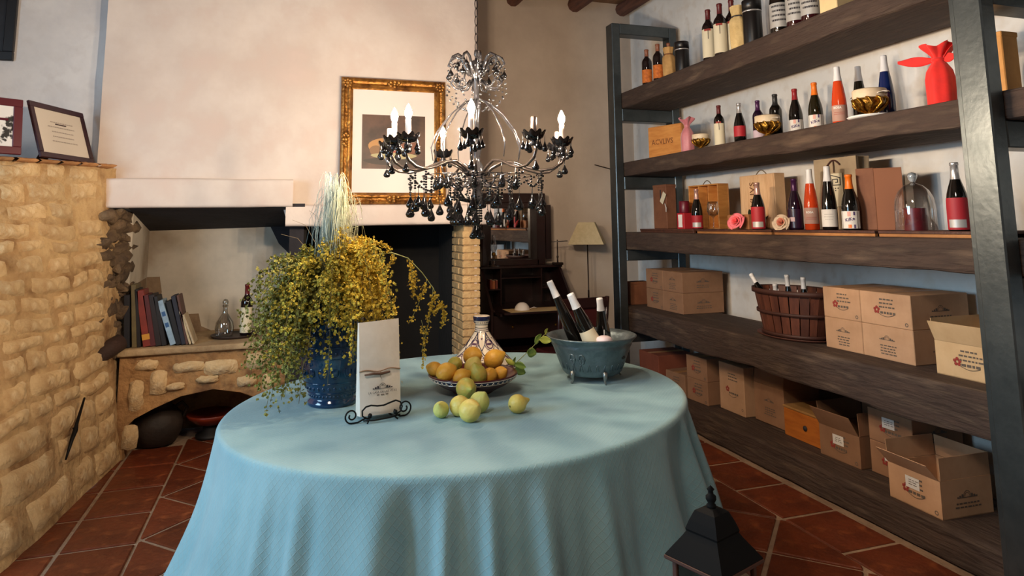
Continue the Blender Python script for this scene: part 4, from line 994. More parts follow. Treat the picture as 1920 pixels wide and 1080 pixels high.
carton('big open brown carton with sticker at the front of the lowest plank', Vector((2.845, 2.778)), Vector((2.835, 2.484)), R5, .165, .30, 'flower', 'arch', CB, None, {'f': .75, 'r': -.02, 'b': -.05, 'l': .1, 'h': .10}, True, seed=49)

# ------------------------------------------------------------------ on the table
# blue vase
VB = Vector((.195, 3.065, TZ))
blue_g = mat('blue_glaze', (12, 52, 88), .12, coat=.6, var=(9, 38, 68), scale=7, var2=(26, 80, 112), s2=10)
VP = [(.098, 0), (.103, .004), (.103, .018), (.094, .026), (.092, .034), (.104, .06), (.122, .105), (.137, .16), (.143, .21), (.142, .26), (.134, .31), (.118, .35), (.098, .378), (.082, .392), (.078, .41), (.082, .43), (.092, .442), (.088, .444), (.074, .43), (.070, .39)]
t = thing('vase', 'large glossy blue glazed vase with raised pattern', 'vase', VB)
MB().lathe(VP, 48, cap=False).build('body', blue_g, t)
MB().lathe([(0, .004), (.1, .004)], 32, cap=False).build('base', blue_g, t)
rel = MB()
for zz in (.058, .10, .20, .245, .345):
    r = rad_at(VP, zz)+.0005; rel.tube([(r*math.cos(2*PI*i/48), r*math.sin(2*PI*i/48), zz) for i in range(48)], .0028, 5, closed=True)
rel.build('raised_rings', blue_g, t)
rel = MB()
for row, (zz, n, s_) in enumerate(((.045, 40, .006), (.078, 30, .009), (.15, 16, .022), (.222, 34, .008), (.295, 14, .024))):
    for i in range(n):
        a = 2*PI*(i+.5*(row % 2))/n; r = rad_at(VP, zz)
        rel.ball((0, 0, 0), (s_*.7, .004, s_), 8, 5, euler(0, 0, a+PI/2, (r*math.cos(a), r*math.sin(a), zz)))
        if s_ > .02: rel.tube([(r*1.01*math.cos(a+.13*math.cos(q)), r*1.01*math.sin(a+.13*math.cos(q)), zz+s_*1.25*math.sin(q)) for q in [2*PI*k/16 for k in range(16)]], .0022, 4, closed=True)
tag(rel.build('raised_motifs', blue_g, t), kind='stuff')
# dried flowers
rn = random.Random(3)
fy = mat('floret_yellow', (204, 176, 62), .8, rnd=.18); fo = mat('floret_olive', (160, 144, 46), .8, rnd=.18); fg = mat('floret_green', (126, 124, 56), .8, rnd=.18)
fstem = mat('dry_stem', (118, 104, 52), .85)
MOUTH = VB+Vector((0, 0, .43))
def floret(mb, p, s_):
    M = euler(rn.uniform(0, 6), rn.uniform(0, 6), rn.uniform(0, 6), p)
    q = s_; mb.add([(-q, -q*.7, 0), (q, -q*.7, q*.3), (q, q*.7, 0), (-q, q*.7, q*.3), (0, -q*.7, -q), (0, q*.7, -q), (q*.3, q*.7, q), (q*.3, -q*.7, q)], [(0, 1, 2, 3), (4, 5, 6, 7)], M)
def bez(a, b, c, t_): return a*(1-t_)**2+b*(2*t_*(1-t_))+c*t_*t_
bun = thing('dried_flower_bunch', 'big drooping bunch of dried yellow flowers in the blue vase', 'dried flowers', MOUTH)
O = Vector((0, 0, 0))
NST = 130
for k in range(NST):
    ph = 2*PI*(k*.618034 % 1)
    if k % 4 == 3: ph = PI+rn.uniform(-.2, .9)
    if k % 7 == 5: ph = 1.5*PI+rn.uniform(-.8, .7)
    cx, sy = math.cos(ph), math.sin(ph)
    reach = (.325 if cx < 0 else .235)*abs(cx)+(.24 if sy < 0 else .20)*abs(sy)
    reach *= rn.uniform(.35, 1.02); reach = max(.07, reach)
    rise = rn.uniform(.14, .34)*(1.05 if cx > -.3 else .85)
    low = rn.uniform(-.34, .04) if reach > .18 else rn.uniform(-.20, .24)
    if cx < -.3: low -= .13*rn.random()
    low = max(low, -.375)
    tip = Vector((cx*reach, sy*reach, low)); top = Vector((cx*reach*.62, sy*reach*.62, rise*1.55))
    start = Vector((cx*.045, sy*.045, -.05))
    yellow = .55*cx+.35*(low+.1)*3+rn.uniform(-.35, .35)
    m = fy if yellow > .12 else (fo if yellow > -.35 else fg)
    pts = [bez(start, top, tip, i/12) for i in range(13)]
    st = MB().tube(pts, [.0022-.0013*i/12 for i in range(13)], 4).build('stem', fstem, bun)
    mb = MB(); n = rn.randint(95, 140)
    for q in range(n):
        t_ = .28+.72*rn.random()**.8; p = bez(start, top, tip, t_); sp_ = .012+.030*rn.random()*min(1, t_*1.1)
        d = Vector((rn.gauss(0, 1), rn.gauss(0, 1), rn.gauss(-.25, 1))).normalized()*sp_
        w_ = MOUTH+p+d; sz = rn.uniform(.004, .0078)
        if .25 < w_.x < .47 and w_.y < 2.87 and w_.z < 1.13: continue
        floret(mb, p+d, sz)
    tag(mb.build('florets', m, st), kind='stuff')
# bare twigs at the back of the bunch
for (dx, dz) in ((-.16, .33), (-.10, .37), (-.05, .40), (-.20, .27), (.10, .42)):
    MB().tube([(0, .05, -.03), (dx*.4, .07, dz*.6), (dx*.8, .08, dz*.95), (dx*1.15, .08, dz*1.02)], [.0018, .0015, .001, .0006], 4).build('twig', mat('bare_twig', (150, 124, 88), .85), bun)
# arching branch
br = thing('flower_branch', 'long arching green stem with yellow flower sprays hanging to the right of the bunch', 'dried flowers', MOUTH)
A = [at(px, py, 1, 2.98)-MOUTH for px, py in ((668, 500), (700, 478), (735, 474), (765, 484), (792, 512), (812, 540), (826, 570))]
main = [Vector((.04, 0, -.05)), Vector((.06, -.03, .09))]+A
stg = mat('green_stem', (142, 146, 92), .7)
ms = MB().tube(main, [.003, .003, .003, .0028, .0026, .0024, .002, .0018, .0014], 5).build('stem', stg, br)
rn2 = rn
for (px, py, px2, py2) in ((735, 474, 690, 452), (765, 484, 770, 540), (770, 500, 775, 560), (800, 525, 768, 605), (815, 545, 800, 600), (826, 570, 832, 610), (812, 540, 790, 660), (826, 570, 815, 585), (740, 475, 715, 520), (790, 600, 792, 690)):
    a = at(px, py, 1, 2.98)-MOUTH; b = at(px2, py2, 1, 2.97)-MOUTH; c = (a+b)/2+Vector((.02, 0, .02))
    st = MB().tube([bez(a, c, b, i/8) for i in range(9)], .0012, 4).build('stem', stg, br)
    mb = MB()
    for q in range(60 if py2 < 640 else 46):
        t_ = .15+.85*rn.random(); p = bez(a, c, b, t_)+Vector((rn.gauss(0, .007), rn.gauss(0, .007), rn.gauss(0, .007))); floret(mb, p, rn.uniform(.003, .0058))
    tag(mb.build('florets', fy, st), kind='stuff')
# pale grass plume
gp = thing('grass_plume', 'pale bleached grass plume falling in long strands above the flowers', 'dried grass', MOUTH)
pg1 = mat('bleached_grass', (178, 180, 152), .85); pg2 = mat('bleached_grass_blue', (144, 158, 154), .85)
for nm, m, cnt, x0 in (('strands', pg1, 210, .012), ('strands', pg2, 150, -.03)):
    mb = MB()
    for k in range(cnt):
        bx = rn.gauss(x0, .016); by = rn.gauss(-.01, .026); topz = rn.uniform(.30, .50)+.045*(rn.random() < .3); end = rn.uniform(-.06, .26)
        ex = bx*1.25+rn.gauss(0, .018); ey = by*1.5-.03+rn.gauss(0, .02)
        pts = [Vector((bx*.3, by*.3, .10)), Vector((bx*.5, by*.5, topz*.7)), Vector((bx*.8, by*.8, topz*.97)), Vector((bx+.2*(ex-bx), by+.2*(ey-by), topz)), Vector((bx+.7*(ex-bx), by+.7*(ey-by), topz*.93)), Vector((ex, ey, topz*.7+end*.3)), Vector((ex+rn.gauss(0, .008), ey, (topz+end)/2)), Vector((ex+rn.gauss(0, .01), ey, end))]
        mb.tube(pts, [.0010, .0010, .0009, .0009, .0009, .0008, .0007, .0004], 3)
    tag(mb.build(nm, m, gp), kind='stuff')
mb = MB()
for k in range(60):
    a = rn.uniform(0, 2*PI); r = rn.uniform(.02, .08); z0 = rn.uniform(.25, .46); mb.tube([(.02, 0, z0-.08), (.02+r*.5*math.cos(a), r*.5*math.sin(a), z0), (.03+r*math.cos(a), r*math.sin(a), z0+.015), (.03+r*1.2*math.cos(a+.4), r*1.2*math.sin(a+.4), z0-.06)], .0008, 3)
tag(mb.build('loose_strands', pg1, gp), kind='stuff')

# wine bag on an iron easel
EZ = Vector((.352, 2.735, TZ)); EA = .205
iron = mat('black_iron', (16, 16, 17), .5, metal=.6)
ea = thing('plate_easel', 'small black wrought iron scroll easel holding the paper bag', 'easel', EZ, EA)
def spiral(cx, cz, r0, turns, a0, sgn, n=26):
    return [(cx+r0*(1-.72*i/n)*math.cos(a0+sgn*2*PI*turns*i/n), 0, cz+r0*(1-.72*i/n)*math.sin(a0+sgn*2*PI*turns*i/n)) for i in range(n+1)]
MB().tube([(-.062, -.012, .018), (-.087, 0, .004), (-.115, 0, .0035)]+[(x, 0, z_) for x, _, z_ in spiral(-.112, .030, .027, 1.35, -PI/2, -1)], .0032, 6).build('scroll', iron, ea)
MB().tube([(.058, -.012, .018), (.078, 0, .004), (.100, 0, .0035)]+[(x, 0, z_) for x, _, z_ in spiral(.098, .033, .030, 1.35, -PI/2, 1)], .0032, 6).build('scroll', iron, ea)
front = [(-.045, -.028, .022), (-.065, -.028, .020), (-.079, -.028, .032), (-.080, -.028, .050), (-.066, -.028, .063), (-.046, -.028, .066), (-.022, -.028, .061), (.004, -.028, .060), (.030, -.028, .067), (.052, -.028, .072), (.070, -.028, .064), (.078, -.028, .046), (.072, -.028, .030), (.056, -.028, .022), (.044, -.028, .030), (.048, -.028, .040)]
MB().tube(front, .0032, 6).build('front_rail', iron, ea)
MB().tube([(-.075, -.028, .014), (-.03, -.028, .010), (.03, -.028, .012), (.07, -.028, .018)], .003, 6).build('bottom_bar', iron, ea)
for sx in (-.05, .05):
    MB().tube([(sx, -.028, .013), (sx, .05, .008), (sx, .075, .02), (sx*.7, .088, .14)], .003, 6).build('support', iron, ea)
    MB().ball((sx, -.030, .030), .0085, 8, 6).build('knob', iron, ea)
for sx in (-.05, .05): MB().tube([(sx, -.02, .012), (sx*1.2, -.03, .0032)], .003, 6).build('foot', iron, ea)
bagm = mat('white_bag_paper', (226, 214, 200), .7, var=(214, 200, 184), scale=9, bump=.15, bscale=10)
BG = thing('wine_bag', 'white paper wine bag tied with twine, standing on the black easel', 'paper bag', EZ+Vector((math.cos(EA)*.006-math.sin(EA)*.012, math.sin(EA)*.006+math.cos(EA)*.012, .019)), EA, rot=(-.10, 0, EA))
bw_, bh_, bd_ = .163, .345, .055
mb = MB()
def bagf(u, v):
    # front face with a slight bottle bulge, pinched at the twine
    x = (u-.5)*bw_; z_ = v*bh_; pinch = math.exp(-((v-.47)/.05)**2)
    return (x*(1-.012*pinch), -.012*math.sin(PI*u)*(1-v*.6)+.006*pinch*(1-abs(2*u-1)), z_+(.006*(u) if v > .99 else 0))
mb.grid(bagf, 14, 20)
mb.grid(lambda u, v: ((.5-u)*bw_, bd_*(1-.75*v)+.002, v*bh_), 8, 10)
for s_ in (0, 1):
    mb.grid(lambda u, v, s_=s_: ((s_-.5)*bw_*(1-.10*math.sin(PI*u)*v), u*(bd_*(1-.75*v)+.002), v*bh_), 4, 10)
mb.add([(-bw_/2, 0, 0), (bw_/2, 0, 0), (bw_/2, bd_, 0), (-bw_/2, bd_, 0)], [(0, 3, 2, 1)])
mb.build('bag', bagm, BG)
twm = mat('twine', (140, 104, 72), .9)
MB().tube([(-.083+.166*i/12, -.010*math.sin(PI*i/12)-.002, .162+.004*math.sin(i*.9)) for i in range(13)], .0020, 5).build('twine', twm, BG)
MB().tube([(-.066, -.014, .150), (-.03, -.017, .152), (.0, -.018, .149), (.035, -.016, .153)], [.0035, .005, .0052, .004], 6).build('twig', mat('twig_brown', (96, 66, 48), .9), BG)
MB().tube([(-.002, -.016, .158), (-.006, -.018, .148), (-.002, -.018, .132)], .0013, 5).build('knot', twm, BG)
lg = MB(); arch_logo(lg, 0, 0, .030); tag(lg.build('emblem', INK, BG, (.005, -.0125, .096)), kind='stuff')
text_on('M', .010, INK, BG, Matrix.Translation((.005, -.0135, .104)) @ Matrix.Rotation(PI/2, 4, 'X'), name='emblem_letter')
text_on('LA CASA DE LAS VIDES', .0112, INK, BG, Matrix.Translation((.005, -.0138, .082)) @ Matrix.Rotation(PI/2, 4, 'X'))
dd = MB(); print_lines(dd, .005, .0, .06, 1, .01, .003, 4); tag(dd.build('small_print', INK_GREY, BG, (0, -.0118, .072)), kind='stuff')

# tajine: plate, lid
cer_w = mat('ceramic_cream', (226, 212, 190), .2, coat=.5); cer_b = mat('ceramic_cobalt', (22, 28, 66), .2, coat=.5); cer_p = mat('ceramic_plum', (84, 56, 84), .25, coat=.5); cer_r = mat('ceramic_oxblood', (74, 18, 22), .3, coat=.4)
lidc = Vector((.985, 3.56, TZ)); LP_ = [(.186, 0), (.188, .004), (.176, .014), (.150, .034), (.122, .064), (.095, .098), (.070, .130), (.048, .160), (.036, .180), (.033, .195), (.034, .20), (.033, .212), (.040, .228), (.044, .246), (.044, .256), (.040, .258), (.03, .25), (0, .25)]
t = thing('tajine_cone', 'conical cream tajine lid painted with dark blue pattern', 'tajine', lidc)
MB().lathe(LP_, 48, cap=False).build('cone', cer_w, t)
def band(z0, z1, m, nm, P=LP_, off=.0009, par=None): patch(P, z0, z1, PI, 0, m, nm, par or t, off, 6, 48)
band(.234, .2565, cer_b, 'painted_band'); band(.006, .018, cer_p, 'painted_band'); band(.020, .0235, cer_b, 'painted_band'); band(.196, .199, cer_b, 'painted_band'); band(.186, .189, cer_b, 'painted_band'); band(.177, .180, cer_b, 'painted_band'); band(.212, .215, cer_b, 'painted_band')
def paint(P, mbx, pts, wd, off=.0014):
    """a painted stroke: list of (angle, z) on a lathed surface"""
    def q(a, z_): r = rad_at(P, z_)+off; return Vector((r*math.cos(a), r*math.sin(a), z_))
    V = [q(a, z_) for a, z_ in pts]; vs = []; n = len(V)
    for i, p in enumerate(V):
        tdir = (V[min(i+1, n-1)]-V[max(i-1, 0)]).normalized(); nrm = Vector((p.x, p.y, .06)).normalized(); b = tdir.cross(nrm).normalized()*wd/2; vs += [p+b, p-b]
    mbx.add(vs, [(2*i, 2*i+1, 2*i+3, 2*i+2) for i in range(n-1)])
pb = MB(); pp = MB(); F0 = math.atan2(-lidc.y, -lidc.x)
for k in range(6):
    a = F0+PI/6+2*PI*k/6
    for s_ in (-1, 1):
        paint(LP_, pb, [(a+s_*PI/6*math.sin(PI/2*i/10), .175-.085*i/10-.018*math.sin(PI*i/10)) for i in range(11)], .005)
        paint(LP_, pb, [(a+s_*PI/6*(1-i/8), .088-.048*math.sin(PI/2*i/8)) for i in range(9)], .005)
        paint(LP_, pp, [(a+s_*PI/6*(1-i/8), .074-.044*math.sin(PI/2*i/8)) for i in range(9)], .006)
    paint(LP_, pp, [(a+.22*math.cos(2*PI*i/14), .122+.020*math.sin(2*PI*i/14)) for i in range(15)], .006)
    paint(LP_, pb, [(a+.32*math.cos(2*PI*i/14), .122+.029*math.sin(2*PI*i/14)) for i in range(15)], .004)
    for q in range(3): paint(LP_, pp, [(a+.10*(q-1)-.03, .118), (a+.10*(q-1)+.03, .126)], .010)
    a2 = a+PI/6
    for q in range(7): paint(LP_, pp, [(a2+.055*math.cos(2*PI*q/6)-.012, .060+.010*math.sin(2*PI*q/6)), (a2+.055*math.cos(2*PI*q/6)+.012, .060+.010*math.sin(2*PI*q/6)+.002)], .007)
    for q in range(4): paint(LP_, pb, [(a+(q-1.5)*.26-.05, .222), (a+(q-1.5)*.26, .230), (a+(q-1.5)*.26+.05, .222)], .003)
    paint(LP_, pp, [(a2-.05, .150), (a2, .142), (a2+.05, .150)], .005)
tag(pb.build('blue_pattern', cer_b, t), kind='stuff'); tag(pp.build('plum_pattern', cer_p, t), kind='stuff')
bc = Vector((.80, 3.04, TZ)); DP = [(.085, 0), (.09, .006), (.10, .012), (.150, .036), (.182, .058), (.196, .074), (.199, .082), (.196, .086), (.186, .080), (.150, .052), (.08, .026), (0, .022)]
pl = thing('tajine_dish', 'round painted tajine dish with blue rim full of lemons', 'dish', bc)
MB().lathe(DP, 48, cap=False).build('dish_body', cer_r, pl)
MB().lathe([(0, .003), (.09, .003)], 32, cap=False).build('base', cer_r, pl)
patch([(r, z_) for r, z_ in DP[:7]], .060, .080, PI, 0, cer_b, 'painted_rim', pl, .001, 4, 48)
pr = MB()
for k in range(46): a = 2*PI*k/46; paint(DP[:7], pr, [(a-.03, .066), (a, .072), (a+.03, .066)], .0035, .0022); 
for k in range(2): paint(DP[:7], pr, [(2*PI*i/60, .0615+.0165*k) for i in range(61)], .002, .0022)
tag(pr.build('rim_pattern', cer_w, pl), kind='stuff')
# lemons
ly = [mat('lemon_yellow', (230, 176, 66), .45, var=(220, 158, 52), scale=20, bump=.15, bscale=90), mat('lemon_gold', (226, 200, 104), .45, var=(208, 190, 96), scale=18, bump=.15, bscale=90), mat('lemon_green', (182, 184, 84), .45, var=(216, 182, 84), scale=22, bump=.15, bscale=90), mat('lemon_pale', (206, 200, 112), .45, var=(184, 188, 96), scale=20, bump=.15, bscale=90)]
def lemon(loc, r, mi, rot, nip=.12, el=1.12, label=''):
    t = thing('lemon', label, 'lemon', loc, group='lemons', rot=rot)
    P = []
    for i in range(15):
        a = -PI/2+PI*i/14; rr = r*math.cos(a); z_ = r*el*math.sin(a)
        k = max(0, math.sin(a)-.80)/.20; z_ += r*nip*2.2*k*k; rr *= 1-.1*k
        P.append((max(rr, .0), z_))
    MB().lathe(P, 20, cap=False).build('fruit', ly[mi], t)
    MB().lathe([(.0045, -r*el-.001), (.0035, -r*el+.004), (0, -r*el+.005)], 6).build('stem_end', mat('stem_end', (112, 104, 50), .8), t)
    return t
LM = [  # px, py, plane y, radius, colour, rot, nip, label tail
 (815, 692, 3.06, .032, 0, (0, 1.3, 2.6), .10, 'pale yellow one at the dish edge towards the white bag'),
 (836, 698, 2.98, .040, 0, (.3, 1.2, .5), .10, 'golden one at the front of the dish towards the bag'),
 (853, 683, 3.08, .033, 2, (1.2, .4, 0), .15, 'greenish one leaning on the back pair'),
 (886, 667, 3.13, .041, 0, (1.4, .2, .6), .08, 'orange-yellow one high in front of the lid'),
 (865, 707, 2.955, .035, 0, (.9, .9, 1), .12, 'golden one wedged low in the front of the pile'),
 (887, 688, 3.045, .040, 1, (.4, .3, 0), .10, 'pale yellow one in the middle of the pile'),
 (896, 702, 2.965, .040, 2, (.2, -.4, 0), .16, 'green-tinged one standing at the front of the pile'),
 (926, 673, 3.12, .043, 0, (.6, 1.0, .4), .14, 'largest golden one on top beside the leaves'),
 (918, 704, 2.985, .033, 0, (1.2, .5, 2), .10, 'orange-yellow one low beside the green-tinged one'),
 (938, 700, 3.02, .030, 0, (1.0, -.5, 1), .10, 'small orange-yellow one at the dish edge below the leaves'),
]
for px, py, yy, r, mi, rot, nip, lb in LM: lemon(at(px, py, 1, yy), r, mi, rot, nip, label='lemon in the dish, '+lb)
TL = [(874, 728, .043, 2, (1.2, -1.2, .4), .30, 'green-ended lemon spilling over the dish rim', 2.865),
      (899, 752, .040, 3, (.5, .4, 0), .12, 'pale green lemon on the cloth, rearmost of the group of three', None), (862, 759, .039, 1, (1.3, .2, 1), .14, 'yellow lemon on the cloth beside the smallest green lemon', None),
      (881, 768, .042, 1, (.9, .7, 0), .12, 'biggest yellow-green lemon at the front of the group of three', None), (827, 766, .031, 3, (.7, -.5, 0), .20, 'smallest green lemon lying on the cloth', None), (970, 755, .036, 1, (0, 1.45, .35), .34, 'pointed pale lemon lying alone on the cloth', None)]
for px, py, r, mi, rot, nip, lb, yy in TL:
    p = at(px, py, 1, yy) if yy else at(px, py+2, 2, TZ+r*1.0)
    lemon(p, r, mi, rot, nip, 1.02, label=lb)
# leafy sprig
lfm = mat('lemon_leaf', (118, 142, 62), .5, var=(92, 120, 48), scale=14); lfy = mat('lemon_leaf_young', (176, 176, 70), .5)
sg = thing('lemon_sprig', 'leafy green lemon twig rising from the dish', 'leaves', at(958, 700, 1, 3.06))
B0 = at(958, 700, 1, 3.06); S = [at(px, py, 1, 3.07)-B0 for px, py in ((958, 700), (965, 683), (985, 664), (1003, 646), (1018, 630), (1028, 622))]
MB().tube(S, [.0022, .002, .0018, .0016, .0014, .001], 5).build('twig', mat('green_twig', (120, 124, 66), .7), sg)
for (px, py, ln, wd, ry, rz, m) in ((965, 683, .062, .036, .1, -.9, lfm), (966, 690, .060, .042, .5, .2, lfm), (965, 684, .05, .026, -.5, 2.6, lfy), (988, 660, .055, .046, .2, .3, lfm), (1003, 645, .055, .03, -.9, .25, lfm), (1012, 636, .055, .036, .15, -.3, lfy), (1022, 627, .03, .018, -1.0, .5, lfy), (963, 684, .035, .016, -1.3, .4, lfm)):
    mb = MB(); mb.grid(lambda u, v, ln=ln, wd=wd: (u*ln, 0+.005*math.sin(PI*u)-.004*abs(2*v-1), (v-.5)*wd*math.sin(PI*(u*.88+.08))), 8, 4, M=euler(0, ry, rz)); o = mb.build('leaf', m, sg, at(px, py, 1, 3.065)-B0); md = o.modifiers.new('th', 'SOLIDIFY'); md.thickness = .0008

# metal bucket
bkc = Vector((1.405, 3.09, TZ)); pew = mat('pewter', (116, 130, 136), .36, metal=.6, var=(84, 98, 104), scale=10, bump=.35, bscale=22)
t = thing('ice_bucket', 'dull pewter wine bucket with embossed scrolls and little feet', 'bucket', bkc)
KP = [(.0, .026), (.12, .026), (.138, .031), (.150, .044), (.164, .075), (.180, .115), (.194, .150), (.202, .163), (.200, .168), (.210, .182), (.226, .196), (.228, .200), (.222, .203), (.203, .186), (.192, .165), (.165, .09), (.13, .05), (0, .042)]
KP = [(r*.955, .026+(z_-.026)*1.02) for r, z_ in KP]
MB().lathe(KP, 56, cap=False).build('bowl', pew, t)
rr = MB()
F1 = math.atan2(-bkc.y, -bkc.x)
for k, da in enumerate((-.55, -.28)):
    a = F1+da
    for s_ in (1, -1):
        pts = []
        for i in range(24):
            q = i/23; ang = a+s_*.09*math.cos(4.2*q*PI/2)*(1-.6*q); z_ = .112+.030*math.sin(4.2*q*PI/2)*(1-.6*q); r = rad_at(KP[2:7], z_)+.001; pts.append((r*math.cos(ang), r*math.sin(ang), z_))
        rr.tube(pts, .0035, 5)
for k in range(10):
    a = F1-1.1+.24*k; r = rad_at(KP[2:7], .075)+.001; rr.tube([((rad_at(KP[2:7], .06+.03*math.sin(PI*i/8))+.001)*math.cos(a+.1*i/8), (rad_at(KP[2:7], .06+.03*math.sin(PI*i/8))+.001)*math.sin(a+.1*i/8), .06+.03*math.sin(PI*i/8)) for i in range(9)], .0022, 5)
tag(rr.build('embossed_scrolls', pew, t), kind='stuff')
for a in (F1-.66, F1+.40, F1+PI*.66, F1-PI*.72):
    ft = MB().tube([(.128*math.cos(a), .128*math.sin(a), .056), (.150*math.cos(a), .150*math.sin(a), .048), (.152*math.cos(a), .152*math.sin(a), .030), (.146*math.cos(a), .146*math.sin(a), .014), (.158*math.cos(a), .158*math.sin(a), .004)], [.008, .013, .009, .005, .0045], 8).build('foot', mat('pewter_bright', (150, 152, 150), .3, metal=.9), t)
def lean(base, tip): d = (Vector(tip)-Vector(base)); q = Vector((0, 0, 1)).rotation_difference(d.normalized()); return q.to_euler(), d.length
for (bp, tp, lb, lab, Rr_) in (((1.365, 3.06, .838), at(1030, 527, 1, 3.14), 'leaning out furthest', None, .036), ((1.42, 3.00, .838), at(1069, 551, 1, 3.03), 'with a big cream label', [(.26, .50, P_CREAM)], .043), ((1.50, 3.13, .838), at(1124, 559, 1, 3.10), 'standing beside the floating candle', None, .038)):
    e_, Lh = lean(bp, tp)
    bottle('white-capped dark bottle in the pewter bucket, '+lb, bp, 'flut', Lh, Rr_, G_DARK, F_WHITE, .20, lab, 'bottles in the bucket', rot=e_, face=-PI/2-.45)
fcn = thing('floating_candle', 'round pinkish white floating candle with a tall wick in the bucket', 'candle', at(1133, 637, 1, 2.96))
MB().lathe([(.0, -.026), (.025, -.022), (.036, -.010), (.038, .0), (.034, .010), (.02, .017), (0, .019)], 24).build('wax', mat('pink_white_wax', (226, 206, 208), .45), fcn)
MB().tube([(0, 0, .018), (.001, 0, .045)], .0016, 5).build('wick', P_WHITE, fcn)
ic = MB()
for k in range(40):
    a, r = rn.uniform(0, 2*PI), rn.uniform(0, .165)**1; ic.ball((r*math.cos(a), r*math.sin(a), .118+rn.uniform(-.006, .008)), (rn.uniform(.016, .028), rn.uniform(.016, .028), .012), 6, 4, None)
io = ic.build('pebbles', mat('dark_pebble', (34, 28, 26), .6, rnd=.2), None, bkc); tag(io, 'dark filling of pebbles inside the pewter bucket', 'pebbles', kind='stuff')

# lantern on the floor
lm = mat('lantern_black', (5, 5, 6), .8, spec=.2); lrim = mat('lantern_rim', (74, 44, 34), .6)
LX = Vector((1.184, 1.80, 0)); t = thing('floor_lantern', 'black metal lantern with tiered pointed roof on the floor', 'lantern', LX, .35)
def sqprof(P, M=None):
    mb = MB(); n = 4; vs = []
    for r, z_ in P: vs += [(r, r, z_), (-r, r, z_), (-r, -r, z_), (r, -r, z_)]
    mb.add(vs, [(4*j+i, 4*j+(i+1) % 4, 4*j+4+(i+1) % 4, 4*j+4+i) for j in range(len(P)-1) for i in range(4)]+[(3, 2, 1, 0)]+[tuple(4*(len(P)-1)+i for i in range(4))]); return mb
sqprof([(.094, .545), (.097, .550), (.080, .575), (.060, .603), (.052, .616), (.054, .622), (.046, .645), (.034, .672), (.018, .682)]).build('roof', lm, t)
sqprof([(.095, .536), (.099, .540), (.099, .547), (.094, .549)]).build('eave', lrim, t)
MB().lathe([(.014, .680), (.014, .688), (.009, .693), (.015, .703), (.015, .712), (.008, .718), (.007, .726), (.011, .731), (.0, .742)], 12).build('finial', lm, t)
sqprof([(.092, .0), (.092, .022), (.084, .03), (.084, .034)]).build('base', lm, t)
for sx in (-1, 1):
    for sy in (-1, 1): MB().cbox((sx*.076, sy*.076, .286), (.015, .015, .506), .002).build('post', lrim, t)
for a in range(4):
    MB().cbox((0, .076, .286), (.136, .002, .50), .0005, Matrix.Rotation(a*PI/2, 4, 'Z')).build('pane', thin_glass('lantern_glass_%d' % a, (.5, .5, .5), .2) if a == 0 else MATS['lantern_glass_0'], t)
cn = MB().lathe([(.035, .0), (.035, .10), (0, .10)], 16).build('pillar_candle', wax_cream, None, (LX.x, LX.y, .035)); tag(cn, 'cream pillar candle inside the black floor lantern', 'candle')

# ------------------------------------------------------------------ chandelier
CH = Vector((.81, 3.0, 0)); VV = Vector((.26, .966, 0)).normalized(); RV = Vector((VV.y, -VV.x, 0))
smoke = mat('smoke_glass', (9, 9, 11), .06, spec=.5); chrome = mat('smoked_chrome', (104, 96, 94), .16, metal=.9); crys = mat('grey_crystal', (48, 48, 52), .08, metal=.4, coat=.3)
sleeve = mat('candle_sleeve', (214, 196, 186), .3, coat=.3); sleeve_d = mat('candle_sleeve_chrome', (168, 150, 144), .2, metal=.7)
bulb_on = mat('bulb_lit', (255, 214, 160), .3, emit=(255, 226, 192), estr=BULB)
bulb_off = mat('bulb_unlit', (210, 205, 200), .1, metal=.2)
ch = thing('chandelier', 'black crystal chandelier with candle bulbs hanging over the table', 'chandelier', CH)
def teardrop(L=.05, R=.011): return [(0, 0), (.0012, -.002), (.0016, -L*.35), (R*.35, -L*.52), (R*.85, -L*.74), (R, -L*.84), (R*.8, -L*.95), (R*.35, -L*.995), (0, -L)]
DROPS = {}
def drop(parent, p, L=.05, R=.011):
    L *= 1.12; R *= 1.35
    k = (round(L, 3), round(R, 3))
    if k not in DROPS: DROPS[k] = MB().lathe(teardrop(L, R), 10, cap=False).mesh('crystal_drop', smoke)
    return link('crystal_drop', DROPS[k], parent, p)
def beads(mb, pts, r=.0055):
    r *= 1.22
    for p in pts: mb.ball(p, (r, r, r*.85), 6, 4)
def bead_chain(mb, a, b, sag, n, r=.0052):
    a, b = Vector(a), Vector(b); beads(mb, [a+(b-a)*(i/(n-1))+Vector((0, 0, -sag*math.sin(PI*i/(n-1)))) for i in range(n)], r)
# chain and canopy
MB().lathe([(.055, 3.85), (.055, 3.838), (.03, 3.82), (.012, 3.80), (0, 3.80)], 20).build('canopy', iron, ch)
nl = 36; z = 3.80
linkm = MB().tube([(.0085*math.cos(q), 0, .024*math.sin(q)) for q in [2*PI*i/14 for i in range(14)]], .0026, 5, closed=True).mesh('chain_link', mat('chain_dark', (44, 38, 38), .4, metal=.7))
while z > 2.33: link('chain_link', linkm, ch, (0, 0, z-.02), (0, 0, (PI/2 if int(round((3.8-z)/.0415)) % 2 else 0)+.5)); z -= .0415
